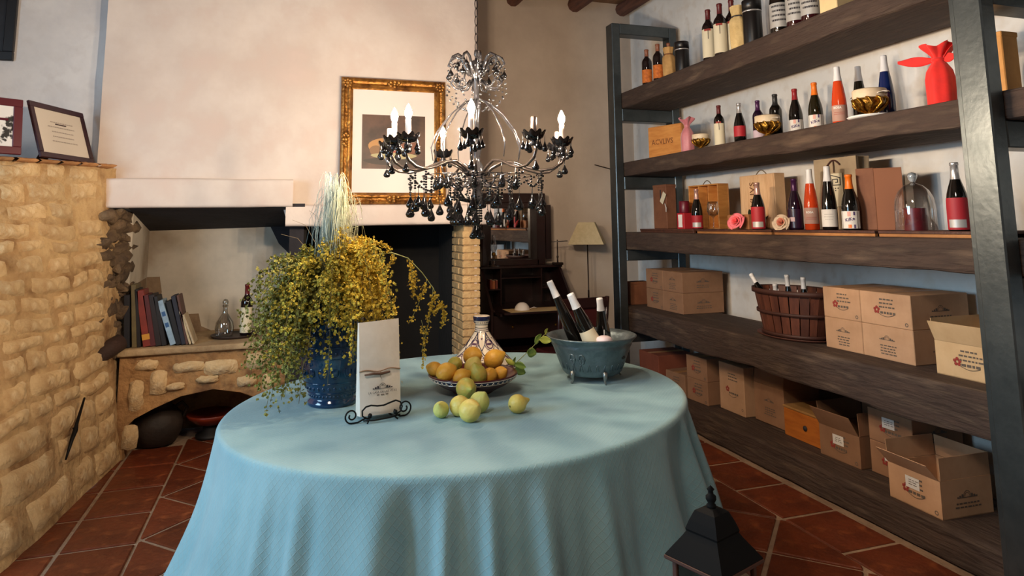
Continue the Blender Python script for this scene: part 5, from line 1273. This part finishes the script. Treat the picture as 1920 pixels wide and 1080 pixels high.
# central column
MB().lathe([(.0, 2.315), (.010, 2.31), (.012, 2.29), (.006, 2.275), (.010, 2.262), (.030, 2.255), (.036, 2.235), (.034, 2.205), (.022, 2.185), (.014, 2.16), (.012, 2.10), (.016, 2.07), (.024, 2.05), (.018, 2.02), (.012, 1.98), (.012, 1.90), (.022, 1.88), (.026, 1.85), (.018, 1.82), (.015, 1.79), (.030, 1.765), (.040, 1.735), (.042, 1.70), (.034, 1.675), (.020, 1.655), (.024, 1.635), (.028, 1.615), (.016, 1.598), (.006, 1.588), (0, 1.583)], 24).build('column', crys, ch)
# crown scrolls
for k in range(10):
    a = 2*PI*k/10+.2; c, s_ = math.cos(a), math.sin(a); R_ = lambda r, zz: (r*1.12*c, r*1.12*s_, zz)
    sc = MB().tube([R_(.030, 2.19), R_(.042, 2.225), R_(.060, 2.268), R_(.085, 2.282), R_(.108, 2.268), R_(.118, 2.245), R_(.108, 2.228), R_(.096, 2.238)], [.007, .0075, .007, .0065, .006, .0055, .005, .004], 7).build('crown_scroll', crys, ch)
    drop(sc, R_(.117, 2.225), .045, .0105); drop(sc, R_(.085, 2.262), .035, .009)
    bm2 = MB(); bead_chain(bm2, R_(.118, 2.24), R_(.125, 2.10), .0, 7, .005); bead_chain(bm2, R_(.125, 2.10), R_(.055, 2.03), .015, 6, .005); tag(bm2.build('bead_string', crys, sc), kind='stuff')
    MB().tube([R_(.028, 2.165), R_(.055, 2.13), R_(.088, 2.128), R_(.108, 2.155), R_(.096, 2.185), R_(.075, 2.175)], [.006, .0055, .005, .005, .004, .003], 7).build('crown_scroll', crys, ch)
# bobeche (scalloped cup), shared
cupm = MB()
def cupf(u, v):
    a = 2*PI*u; rr = [.010, .028, .040, .046, .050][int(round(v*4))]; zz = [0, .004, .014, .028, .036][int(round(v*4))]
    sc = 1+.10*v*math.cos(9*a); return (rr*sc*math.cos(a), rr*sc*math.sin(a), zz+.007*v*v*math.cos(9*a))
cupm.grid(cupf, 54, 4, closed_u=True); cupm.grid(lambda u, v: tuple(c*.93 if i < 2 else c+.002 for i, c in enumerate(cupf(u, v))), 54, 4, closed_u=True)
cupme = cupm.mesh('cup', smoke)
slm = MB().lathe([(.0115, 0), (.0115, .088), (.010, .092), (0, .092)], 12).mesh('candle_sleeve', sleeve); slmd = MB().lathe([(.0125, 0), (.0125, .085), (.010, .090), (0, .090)], 12).mesh('candle_sleeve', sleeve_d)
bulbP = [(.006, 0), (.009, .004), (.014, .016), (.0155, .026), (.013, .038), (.008, .050), (.003, .060), (0, .064)]
blm = MB().lathe(bulbP, 12, cap=False).mesh('bulb', bulb_on)
ARMS = [(-3, 1, .41), (33, 0, .43), (72, 1, .40), (105, 0, .40), (-90, 0, .40), (-61, 1, .405), (-44, 1, .41), (-155, 1, .41)]
cups = []
for (phi, lit, R_) in ARMS:
    f = math.radians(phi); d = -VV*math.cos(f)+RV*math.sin(f)
    def q(r, zz, d=d): return Vector((d.x*r, d.y*r, zz))
    k = R_/.41
    arm = MB().tube([q(.034*k, 1.715), q(.075*k, 1.755), q(.13*k, 1.782), q(.19*k, 1.775), q(.25*k, 1.750), q(.31*k, 1.736), q(.365*k, 1.742), q(.408*k, 1.768), q(.425*k, 1.800), q(.412*k, 1.826), q(.392*k, 1.823)], [.007, .007, .0065, .006, .006, .0062, .0065, .0065, .006, .005, .004], 7).build('arm', chrome, ch)
    MB().tube([q(.034*k, 1.70), q(.060*k, 1.672), q(.100*k, 1.665), q(.135*k, 1.690), q(.128*k, 1.725), q(.100*k, 1.728), q(.090*k, 1.705)], [.006, .006, .0055, .005, .0045, .004, .003], 7).build('scroll', crys, arm)
    MB().tube([q(.030, 1.60), q(.075*k, 1.610), q(.105*k, 1.640), q(.10*k, 1.665)], [.005, .0055, .005, .003], 7).build('scroll', smoke, arm)
    MB().tube([q(.016, 2.075), q(.06*k, 2.06), q(.13*k, 2.00), q(.19*k, 1.92), q(.215*k, 1.85), q(.205*k, 1.79)], [.003, .0035, .0035, .0035, .003, .002], 6).build('stay', crys, arm)
    cp = q(.41*k, 1.838); cups.append(cp)
    link('cup', cupme, arm, cp)
    MB().lathe([(.014, -.020), (.018, -.010), (.011, .0), (.014, .010), (0, .012)], 12).build('cup_stem', crys, arm, cp)
    link('candle_sleeve', slm if lit or phi == -90 else slmd, arm, cp+Vector((0, 0, .010)))
    if lit: link('bulb', blm, arm, cp+Vector((0, 0, .101)))
    for j in range(6):
        a = 2*PI*j/6+f; drop(arm, cp+Vector((.045*math.cos(a), .045*math.sin(a), .022)), .062 if j % 2 else .052, .0095)
    b3 = MB(); e = q(.31*k, 1.728); n_ = 7 if phi % 2 else 9; beads(b3, [e+Vector((0, 0, -.011*i-.004)) for i in range(n_)], .005); tag(b3.build('bead_string', smoke, arm), kind='stuff')
    drop(arm, e+Vector((0, 0, -.011*n_-.002)), .085, .0155)
    e = q(.19*k, 1.768); drop(arm, e, .10, .013)
    e = q(.105*k, 1.655); b4 = MB(); beads(b4, [e+Vector((0, 0, -.011*i)) for i in range(5)], .005); tag(b4.build('bead_string', smoke, arm), kind='stuff'); drop(arm, e+Vector((0, 0, -.056)), .095, .0165)
    drop(arm, q(.42*k, 1.782), .06, .012)
order = sorted(range(len(ARMS)), key=lambda i: ARMS[i][0])
for i, j in zip(order, order[1:]+order[:1]):
    a, b = cups[i]+Vector((0, 0, -.10)), cups[j]+Vector((0, 0, -.10)); a2, b2 = a*.78, b*.78; a2.z = b2.z = 1.735
    ga = MB(); n_ = max(5, int((a2-b2).length/.016)); bead_chain(ga, a2, b2, .075, n_, .0055); tag(ga.build('bead_string', smoke, ch), kind='stuff')
    m_ = (a2+b2)/2+Vector((0, 0, -.078)); drop(ch, m_, .075, .015)
    a3, b3_ = a*.30, b*.30; a3.z = b3_.z = 1.64; g2 = MB(); bead_chain(g2, a3, b3_, .03, 6, .005); tag(g2.build('bead_string', smoke, ch), kind='stuff')
for k in range(14):      # inner curtain of drops under the arms
    a = 2*PI*k/14+.1; r = (.17, .25)[k % 2]; zt = (1.70, 1.715)[k % 2]; n_ = (6, 4, 8)[k % 3]
    b6 = MB(); beads(b6, [(r*math.cos(a), r*math.sin(a), zt-.0125*i) for i in range(n_)], .005); tag(b6.build('bead_string', smoke, ch), kind='stuff')
    drop(ch, (r*math.cos(a), r*math.sin(a), zt-.0125*n_), (.075, .09)[k % 2], .014)
rg = MB()
for r, zt in ((.17, 1.703), (.25, 1.718)): rg.tube([(r*math.cos(2*PI*i/40), r*math.sin(2*PI*i/40), zt) for i in range(40)], .0022, 4, closed=True)
for k in range(4): a = PI*k/2+.3; rg.tube([(.03*math.cos(a), .03*math.sin(a), 1.69), (.17*math.cos(a), .17*math.sin(a), 1.703), (.25*math.cos(a), .25*math.sin(a), 1.718)], .0022, 4)
rg.build('drop_ring', chrome, ch)
b5 = MB()
for k in range(5):
    a = 2*PI*k/5; beads(b5, [(.020*math.cos(a), .020*math.sin(a), 1.595-.0115*i) for i in range(8)], .0055)
tag(b5.build('bead_string', smoke, ch), kind='stuff')
for k in range(5): a = 2*PI*k/5; drop(ch, (.020*math.cos(a), .020*math.sin(a), 1.505), .055 if k % 2 else .065, .013)
drop(ch, (0, 0, 1.585), .13, .018)

# ------------------------------------------------------------------ picture over the mantel
gold = mat('antique_gold', (176, 124, 58), .38, metal=.75, var=(104, 64, 28), scale=14, bump=.4, bscale=40)
PX0, PX1, PZ0, PZ1 = .338, 1.134, 1.653, 2.612
FY = HY-.02
pf = thing('gilt_picture', 'gilt framed still life picture standing on the mantel', 'picture', ((PX0+PX1)/2, FY-.055, PZ0), rot=(-.035, 0, 0))
W_, H_ = PX1-PX0, PZ1-PZ0; fw = .088
prof = [(0, 0), (0, -.020), (.008, -.030), (.020, -.034), (.030, -.026), (.045, -.022), (.055, -.030), (.066, -.032), (.074, -.020), (.080, -.012), (fw, -.008), (fw, 0)]
def side(p0, p1, inx, inz, nm='frame_rail'):
    vs = []; mbs = MB()
    for (px_, pz_, sx, sz) in (p0, p1):
        for (o, y) in prof: vs.append((px_+sx*o, y, pz_+sz*o))
    n = len(prof); mbs.add(vs, [(i, (i+1) % n, n+(i+1) % n, n+i) for i in range(n)]); return mbs.build(nm, gold, pf)
bl_, br_, tl_, tr_ = (-W_/2, 0, 1, 1), (W_/2, 0, -1, 1), (-W_/2, H_, 1, -1), (W_/2, H_, -1, -1)
for a, b in ((bl_, br_), (br_, tr_), (tr_, tl_), (tl_, bl_)): side(a, b, 0, 0)
rn = random.Random(9)
for (cx, cz) in ((-W_/2+.045, .045), (W_/2-.045, .045), (-W_/2+.045, H_-.045), (W_/2-.045, H_-.045), (0, .04), (0, H_-.04), (-W_/2+.04, H_/2), (W_/2-.04, H_/2)):
    o = MB(); cr = abs(cx) > .2 and (cz < .1 or cz > H_-.1)
    for k in range(9 if cr else 7):
        a = 2*PI*k/8; r = .026 if k else 0; o.ball((cx+r*math.cos(a)*(1 if cr else (1.7 if abs(cx) < .1 else .8)), -.032, cz+r*math.sin(a)*(1 if cr else (.7 if abs(cx) < .1 else 1.7))), (.017, .011, .017), 8, 5)
    tag(o.build('carved_ornament', gold, pf), kind='stuff')
MB().b2(-W_/2+.06, W_/2-.06, -.006, -.001, .06, H_-.06).build('mount', mat('mount_board', (226, 214, 208), .7), pf)
def pp_(px, py): p = at(px, py, 1, FY-.06); return (p.x-(PX0+PX1)/2, p.z-PZ0)
x0, z0 = pp_(678, 316); x1, z1 = pp_(798, 218)
art = MB().b2(x0, x1, -.0085, -.0062, z0, z1).build('painting', mat('painting_ground', (72, 52, 46), .5, var=(96, 68, 54), scale=5, var2=(40, 32, 26), s2=4), pf)
def blob(cx, cz, rx, rz, col, nm, y=-.0092):
    n = 26; MB().add([(x0+(x1-x0)*(cx+rx*math.cos(2*PI*i/n)*(1+.06*math.sin(3*2*PI*i/n))), y, z0+(z1-z0)*(cz+rz*math.sin(2*PI*i/n))) for i in range(n)], [tuple(range(n))]).build(nm, mat('paint_%d_%d_%d' % col, col, .5), art)
blob(.36, .40, .26, .17, (176, 128, 74), 'painted_fruit', -.0090); blob(.52, .44, .20, .14, (150, 62, 46), 'painted_fruit', -.0094); blob(.22, .33, .10, .10, (128, 92, 58), 'painted_fruit', -.0098); blob(.50, .24, .36, .06, (168, 158, 116), 'painted_plate', -.0102); blob(.45, .14, .42, .07, (44, 34, 30), 'painted_shadow', -.0087); blob(.74, .40, .13, .14, (120, 72, 50), 'painted_fruit', -.0096)

# ------------------------------------------------------------------ floor lamp
lc = Vector((2.757, 6.1, 0)); lp = thing('floor_lamp', 'slim floor lamp with beige pyramid shade in the corner', 'floor lamp', lc, PI/4+.26)
shm = mat('linen_shade', (196, 178, 140), .85, var=(184, 166, 128), scale=30)
def pyr(b, t_, z0, z1): return [(sx*b, sy*b, z0) for sx, sy in ((1, 1), (-1, 1), (-1, -1), (1, -1))]+[(sx*t_, sy*t_, z1) for sx, sy in ((1, 1), (-1, 1), (-1, -1), (1, -1))]
o = MB().add(pyr(.170, .078, 1.298, 1.507), [(i, (i+1) % 4, 4+(i+1) % 4, 4+i) for i in range(4)]).build('lamp_shade', shm, lp); md = o.modifiers.new('th', 'SOLIDIFY'); md.thickness = .003
brz = mat('bronze_pole', (48, 34, 28), .4, metal=.6)
MB().lathe([(.006, .02), (.006, 1.42)], 10).build('pole', brz, lp); MB().lathe([(.009, .78), (.009, .86)], 10).build('pole_collar', brz, lp)
MB().lathe([(.13, 0), (.13, .012), (.03, .022), (.012, .035), (0, .036)], 28).build('base', brz, lp)
MB().tube([(-.078, -.078, 1.50), (.078, .078, 1.50)], .003, 5).tube([(-.078, .078, 1.50), (.078, -.078, 1.50)], .003, 5).build('shade_carrier', brz, lp)

# ------------------------------------------------------------------ bureau desk with mirrored hutch
maho = mat('mahogany_dark', (40, 20, 19), .35, var=(26, 13, 13), scale=5, stretch=(1, 1, .3), coat=.2)
dk = thing('bureau_desk', 'dark mahogany bureau desk with open flap and mirrored top', 'desk', (2.07, 6.05, 0))
DX = .385
for s_ in (-1, 1):
    mb = MB(); mb.prism([(-.30, 0), (.30, 0), (.30, 1.09), (.03, 1.09), (-.30, .76)], .022, Matrix(((0, 0, 1, s_*DX-.011), (1, 0, 0, 0), (0, 1, 0, 0), (0, 0, 0, 1)))); mb.build('side_panel', maho, dk)
MB().cbox((0, .16, 1.10), (.81, .30, .022), .004).build('top_ledge', maho, dk)
MB().cbox((0, .29, .55), (.75, .014, 1.08), .002).build('back_panel', maho, dk)
MB().cbox((0, 0, .745), (.75, .58, .02), .003).build('writing_bed', maho, dk)
MB().cbox((0, 0, .40), (.75, .57, .018), .003).build('lower_shelf', maho, dk)
for s_ in (-1, 1): MB().cbox((s_*.20, .16, .92), (.012, .26, .33), .002).build('divider', maho, dk)
MB().cbox((-.28, .16, .90), (.15, .26, .012), .002).build('pigeon_shelf', maho, dk); MB().cbox((.28, .16, .90), (.15, .26, .012), .002).build('pigeon_shelf', maho, dk); MB().cbox((0, .16, 1.0), (.40, .26, .012), .002).build('pigeon_shelf', maho, dk)
dr = MB().cbox((.0, -.285, .61), (.74, .02, .20), .004).build('drawer', maho, dk)
for s_ in (-1, 1): MB().ball((s_*.2, -.305, .61), .013, 8, 6).build('knob', gilt, dr)
fp = MB().cbox((-.03, -.44, .758), (.66, .28, .018), .003).build('flap', maho, dk)
MB().b2(-.30, .26, -.57, -.33, .7672, .7690).build('writing_surface', mat('pale_leather', (206, 176, 124), .6, var=(186, 154, 104), scale=8), fp)
for s_ in (-1, 1): MB().cbox((s_*.32-.03, -.36, .735), (.02, .20, .026), .002).build('flap_support', maho, dk)
hu = MB()
for x_ in (-.31, .235): MB().cbox((x_, .20, 1.44), (.085, .16, .66), .004).build('hutch_column', maho, dk)
MB().cbox((-.04, .20, 1.745), (.64, .18, .09), .006).build('cornice', maho, dk); MB().cbox((-.04, .265, 1.44), (.56, .02, .66), .003).build('hutch_back', maho, dk)
MB().cbox((-.04, .20, 1.135), (.50, .16, .05), .003).build('hutch_base', maho, dk); MB().cbox((-.04, .20, 1.68), (.50, .14, .06), .003).build('hutch_rail', maho, dk); MB().cbox((.33, .22, 1.42), (.06, .10, .52), .004).build('hutch_wing', maho, dk)
MB().b2(-.24, .17, .250, .254, 1.17, 1.66).build('mirror', mat('mirror_glass', (200, 200, 200), .02, metal=1), dk)
# things in and on the desk
for i, (x_, w2, h2, col) in enumerate(((1.775, .022, .085, (122, 52, 30)), (1.80, .026, .075, (150, 84, 48)), (1.828, .020, .08, (98, 40, 28)))):
    t = thing('small_book', ('dark red', 'tan brown', 'deep brown')[i]+' small book in the desk pigeonhole', 'book', (x_, 6.08, .9065), 0)
    MB().cbox((0, .05, h2/2), (w2, .10, h2), .002).build('cover', mat('desk_book_%d' % i, col, .6), t); MB().cbox((0, .048, h2/2+.0015), (w2*.7, .094, h2-.002), .001).build('pages', P_CREAM, t)
dm = thing('dust_mask', 'white domed dust mask lying on the desk flap', 'mask', (1.915, 5.62, .7692))
MB().lathe([(.066, 0), (.064, .012), (.056, .032), (.040, .050), (.02, .060), (0, .062)], 24, cap=False).build('cup', mat('mask_white', (222, 212, 202), .8), dm)
MB().tube([(.066, 0, .004), (.10, -.02, .02), (.13, -.01, .01), (.14, .02, .004)], .0025, 5).build('strap', mat('mask_white', (222, 212, 202)), dm)
gs = thing('oil_lamp', 'small clear glass oil lamp on the desk ledge', 'oil lamp', (1.80, 6.08, 1.1112))
MB().lathe([(.06, 0), (.06, .006), (.03, .014), (.012, .03), (.014, .05), (.012, .09), (.020, .10)], 20, cap=False).build('foot', thin_glass('lamp_glass', (.75, .75, .75), .6), gs); MB().lathe([(.018, .10), (.020, .104), (.018, .125), (.010, .13)], 14).build('burner', gilt, gs)
MB().lathe([(.016, .13), (.032, .165), (.034, .19), (.022, .235), (.018, .29)], 18, cap=False).build('chimney', MATS['lamp_glass'], gs)
mc = thing('brass_stand', 'small dark brass stand with horizontal rod on the desk ledge', 'stand', (2.415, 6.03, 1.1112))
MB().cbox((0, 0, .012), (.09, .07, .024), .004).build('base', brz, mc); MB().lathe([(.008, .02), (.006, .06), (.012, .075), (.006, .09), (.005, .235)], 10).build('stem', brz, mc); MB().tube([(-.06, 0, .215), (.10, -.01, .222)], .005, 6).build('rod', mat('steel_rod', (120, 116, 112), .3, metal=.8), mc)
# chair at the desk
cw = mat('chair_wood', (44, 18, 18), .35, var=(30, 12, 12), scale=5, coat=.2); cl = mat('chair_leather', (66, 20, 20), .45)
cr_ = thing('desk_chair', 'dark red-brown wooden chair pushed up to the desk', 'chair', (2.22, 5.30, 0), .12)
for s_ in (-1, 1):
    MB().tube([(s_*.205, -.20, 0), (s_*.205, -.19, .44), (s_*.215, -.21, .70), (s_*.22, -.235, .91)], [.016, .02, .019, .017], 8).build('back_leg', cw, cr_); MB().tube([(s_*.19, .20, 0), (s_*.20, .20, .43)], [.014, .02], 8).build('leg', cw, cr_)
MB().cbox((0, 0, .45), (.43, .43, .04), .012).build('seat', cl, cr_)
MB().cbox((0, -.232, .865), (.45, .026, .085), .01).build('top_rail', cw, cr_); MB().cbox((0, -.215, .745), (.40, .022, .15), .01).build('back_pad', cl, cr_); MB().cbox((0, -.205, .60), (.40, .02, .035), .004).build('back_rail', cw, cr_)
# rod on the back wall
MB().tube([at(1112, 308, 1, 6.36), at(1150, 318, 1, 6.36)], .006, 6)
rw = MB().tube([at(1115, 309, 1, 6.33), at(1150, 318.5, 1, 6.37)], .0055, 6).build('wall_rod', brz); tag(rw, 'thin dark iron rod sticking out of the back wall by the shelves', 'rod')

# ------------------------------------------------------------------ on the hearth bench
SLAB = .703
BK = [(195, 885, 180, 600, .036, (22, 24, 34), 'black'), (241, 925, 218, 585, .030, (104, 92, 60), 'olive'), (271, 915, 240, 600, .024, (26, 22, 24), 'thin black'), (322, 915, 270, 610, .048, (128, 44, 34), 'brick red'),
      (362, 890, 308, 610, .036, (84, 28, 32), 'maroon'), (396, 895, 345, 615, .036, (32, 22, 24), 'dark brown'), (432, 895, 372, 625, .030, (24, 22, 26), 'charcoal'), (488, 893, 408, 650, .036, (150, 178, 200), 'pale blue and white'), (525, 888, 458, 648, .032, (22, 22, 26), 'jet black'),
      (556, 886, 488, 618, .028, (34, 36, 50), 'navy'), (577, 884, 515, 612, .016, (92, 60, 50), 'thin brown'), (597, 884, 536, 700, .014, (204, 186, 150), 'thin cream'), (619, 868, 558, 705, .014, (196, 178, 146), 'slim ivory')]
for i, (bx, by, tx, ty, w2, col, nm) in enumerate(BK):
    p = at(180+bx/3.374, 380+by/3.374, 2, SLAB); yy = 5.225
    x_ = at(180+bx/3.374, 380+by/3.374, 1, yy).x
    pxh = math.hypot((bx-tx), (by-ty))/3.374; h2 = pxh*yy/F_PX*1.0; lean_ = math.atan2((bx-tx), (by-ty))
    t = thing('book', nm+' book leaning in the row on the stone bench', 'book', (x_, yy, SLAB), group='books on the stone bench', rot=(0, -lean_, 0))
    t.location.z = SLAB+abs(math.sin(lean_))*w2/2
    MB().cbox((0, .085, h2/2), (w2, .17, h2), .003).build('cover', mat('book_%d' % i, col, .6, var=tuple(int(c*.8) for c in col), scale=12), t)
    MB().cbox((0, .089, h2/2+.0016), (w2*.78, .158, h2-.004), .001).build('pages', P_CREAM, t)
    if nm == 'brick red': MB().cbox((0, -.0004, h2*.17), (w2*.98, .002, h2*.10), .0005).build('spine_label', mat('spine_ochre', (196, 140, 50), .6), t)
    if nm.startswith('pale'): 
        for zz in (.45, .7): MB().cbox((0, -.0004, h2*zz), (w2*.6, .002, h2*.10), .0005).build('spine_label', mat('spine_blue', (44, 84, 132), .6), t)
ty_ = MB().lathe([(0, 0), (.15, 0), (.165, .012), (.165, .016), (.148, .006), (0, .006)], 36, cap=False).build('tray', mat('dark_tray', (48, 34, 30), .5), None, (-.36, 5.50, SLAB)); tag(ty_, 'round dark tray on the stone bench under bottle and decanter', 'tray')
bottle('dark bottle with cream label and maroon foil on the stone bench', (-.285, 5.50, SLAB+.0065), 'bord', .365, .042, G_INK, F_MAROON, .2, [(.05, .55, P_CREAM)], face=-PI/2)
dc = thing('decanter', 'small clear glass decanter on the dark tray', 'decanter', (-.43, 5.48, SLAB+.0065))
MB().lathe([(.055, 0), (.062, .01), (.066, .06), (.060, .10), (.035, .14), (.018, .165), (.016, .205), (.024, .22)], 24, cap=False).build('body', thin_glass('decanter_glass', (.85, .86, .85), .6), dc); MB().lathe([(.012, .21), (.018, .225), (.022, .245), (.014, .262), (0, .266)], 16).build('stopper', MATS['decanter_glass'], dc)
jg = thing('clay_pot', 'dark rounded clay pot inside the arch', 'pot', (-.84, 5.50, 0))
MB().lathe([(.09, 0), (.12, .01), (.155, .08), (.165, .14), (.150, .20), (.105, .245), (.085, .26), (.09, .28), (.10, .29), (.085, .285), (.075, .25)], 32, cap=False).build('body', mat('dark_clay', (48, 36, 28), .7, var=(34, 26, 20), scale=8, bump=.3), jg); MB().tube([(.105, 0, .24), (.15, 0, .27), (.185, 0, .23), (.160, 0, .17)], .012, 8).build('handle', mat('dark_clay', (48, 36, 28)), jg)
dsh = thing('terracotta_bowl', 'wide reddish terracotta bowl on dark stand inside the arch', 'bowl', (-.50, 5.56, 0))
MB().lathe([(.06, .085), (.10, .10), (.155, .14), (.168, .165), (.16, .168), (.10, .12), (0, .105)], 36, cap=False).build('bowl', mat('terracotta_glaze', (130, 46, 26), .35, var=(104, 34, 20), scale=8), dsh); MB().lathe([(.10, 0), (.10, .02), (.06, .03), (.05, .085), (0, .09)], 24).build('stand', mat('stand_black', (22, 18, 17), .6), dsh)

# ------------------------------------------------------------------ on and over the stone wall
def photo_frame(label, bl, br, h_, leanb, fm, inner, name='photo_frame', fw2=.035):
    bl, br = Vector(bl), Vector(br); w2 = (br-bl).length; ang = math.atan2(br.y-bl.y, br.x-bl.x); mid = (bl+br)/2
    t = thing(name, label, 'picture frame', (mid.x, mid.y, bl.z), rot=(0, 0, ang)); M = Matrix.Rotation(-leanb, 4, 'X')
    for (cx, cz, sx, sz) in ((0, fw2/2, w2, fw2), (0, h_-fw2/2, w2, fw2), (-w2/2+fw2/2, h_/2, fw2, h_-2*fw2), (w2/2-fw2/2, h_/2, fw2, h_-2*fw2)): MB().cbox((cx, .008, cz), (sx, .018, sz), .003, M).build('frame_rail', fm, t)
    pi = MB().cbox((0, .010, h_/2), (w2-2*fw2+.004, .006, h_-2*fw2+.004), .001, M).build('print', inner, t)
    MB().cbox((0, .0, .5*h_*.7), (.10, .004, h_*.7), .001, Matrix.Translation((0, h_*(.30+leanb*.7), 0)) @ Matrix.Rotation(.45, 4, 'X')).build('strut', fm, t)
    return t, pi, M, w2, h_
plum = mat('plum_frame', (52, 22, 34), .4, var=(40, 16, 26), scale=8); oxb = mat('oxblood_frame', (84, 18, 32), .35)
zf = SZ+.028
t, pi, M, w2, h2 = photo_frame('dark plum frame with a printed certificate leaning on the stone wall', at(78, 293, 2, zf), at(178, 307, 2, zf), .36, .30, plum, mat('certificate', (206, 200, 190), .6))
dd = MB(); rr_ = random.Random(2)
for k in range(5): print_lines(dd, 0, h2*.68-k*.032, w2*.5, 1, .01, .006, k+1)
tag(dd.build('small_print', mat('faint_print', (168, 160, 154), .8), pi, (0, .0, 0)), kind='stuff')
for v in dd.v: pass
pi.children[0].data.transform(M); pi.children[0].location = (0, .0058, 0)
t, pi, M, w2, h2 = photo_frame('deep red frame with a black and white print on the stone wall', at(-55, 284, 2, zf), at(40, 290, 2, zf), .33, .12, oxb, mat('bw_print', (224, 220, 214), .6, var=(30, 28, 28), scale=6, lo=.50, hi=.53), fw2=.045)
bp0 = at(22, 113, 1, 5.25); t = thing('wall_picture', 'black framed picture hanging high on the grey wall', 'picture', (bp0.x-.30, 5.288, bp0.z))
for (cx, cz, sx, sz) in ((0, .03, .60, .06), (0, .77, .60, .06), (-.27, .40, .06, .68), (.27, .40, .06, .68)): MB().cbox((cx, -.018, cz), (sx, .034, sz), .004).build('frame_rail', mat('black_frame', (20, 22, 28), .4), t)
MB().cbox((0, -.012, .40), (.49, .006, .69), .001).build('print', mat('dark_print', (34, 38, 46), .4, var=(22, 24, 30), scale=6), t)
def hit_stone(px, py):
    d = (at(px, py, 1, 4.0)-CAMLOC).normalized(); best = (9, None)
    for i in range(0, 90):
        for j in range(0, 60):
            u, z_ = i/100, SZ*j/60; p = stone_p(u, z_); v = p-CAMLOC; e = (v-d*v.dot(d)).length
            if e < best[0]: best = (e, (u, z_))
    u, z_ = best[1]; return stone_p(u, z_), stone_n(u, z_)
p, n = hit_stone(143, 748); q, n2 = hit_stone(106, 870)
t = thing('iron_poker', 'thin black iron bar fixed on the stone wall', 'iron bar', q+n2*.045); pq = (p+n*.045)-(q+n2*.045)
MB().tube([Vector((0, 0, 0)), pq*.3, pq*.45+n*.004, pq*.55, pq], [.005, .011, .014, .010, .006], 6).build('bar', iron, t); MB().lathe([(.014, 0), (.014, .006), (0, .008)], 10).build('bolt', iron, t, pq*.48)
wk = mat('dark_log', (58, 38, 30), .8, var=(40, 26, 22), scale=9, bump=.5)
p = Vector((-1.17, 5.0, .655)); t = thing('wooden_bracket', 'short dark wooden peg with a white patch jutting from the stone wall', 'wooden peg', p)
MB().tube([Vector((.14, .14, .105)), Vector((.08, .06, .07)), Vector((.03, -.01, .025)), Vector((-.01, -.06, .0))], [.055, .058, .045, .036], 9).build('peg', wk, t); MB().ball((-.012, -.066, .0), (.034, .020, .040), 12, 8).build('end_cap', mat('cap_maroon', (66, 24, 22), .6), t)
MB().grid(lambda u, v: (.012+.036*math.cos(-2.2+1.6*u), -.035+.036*math.sin(-2.2+1.6*u)-.005, -.012+.045*v), 6, 3).build('white_patch', mat('patch_white', (206, 202, 190), .8), t)
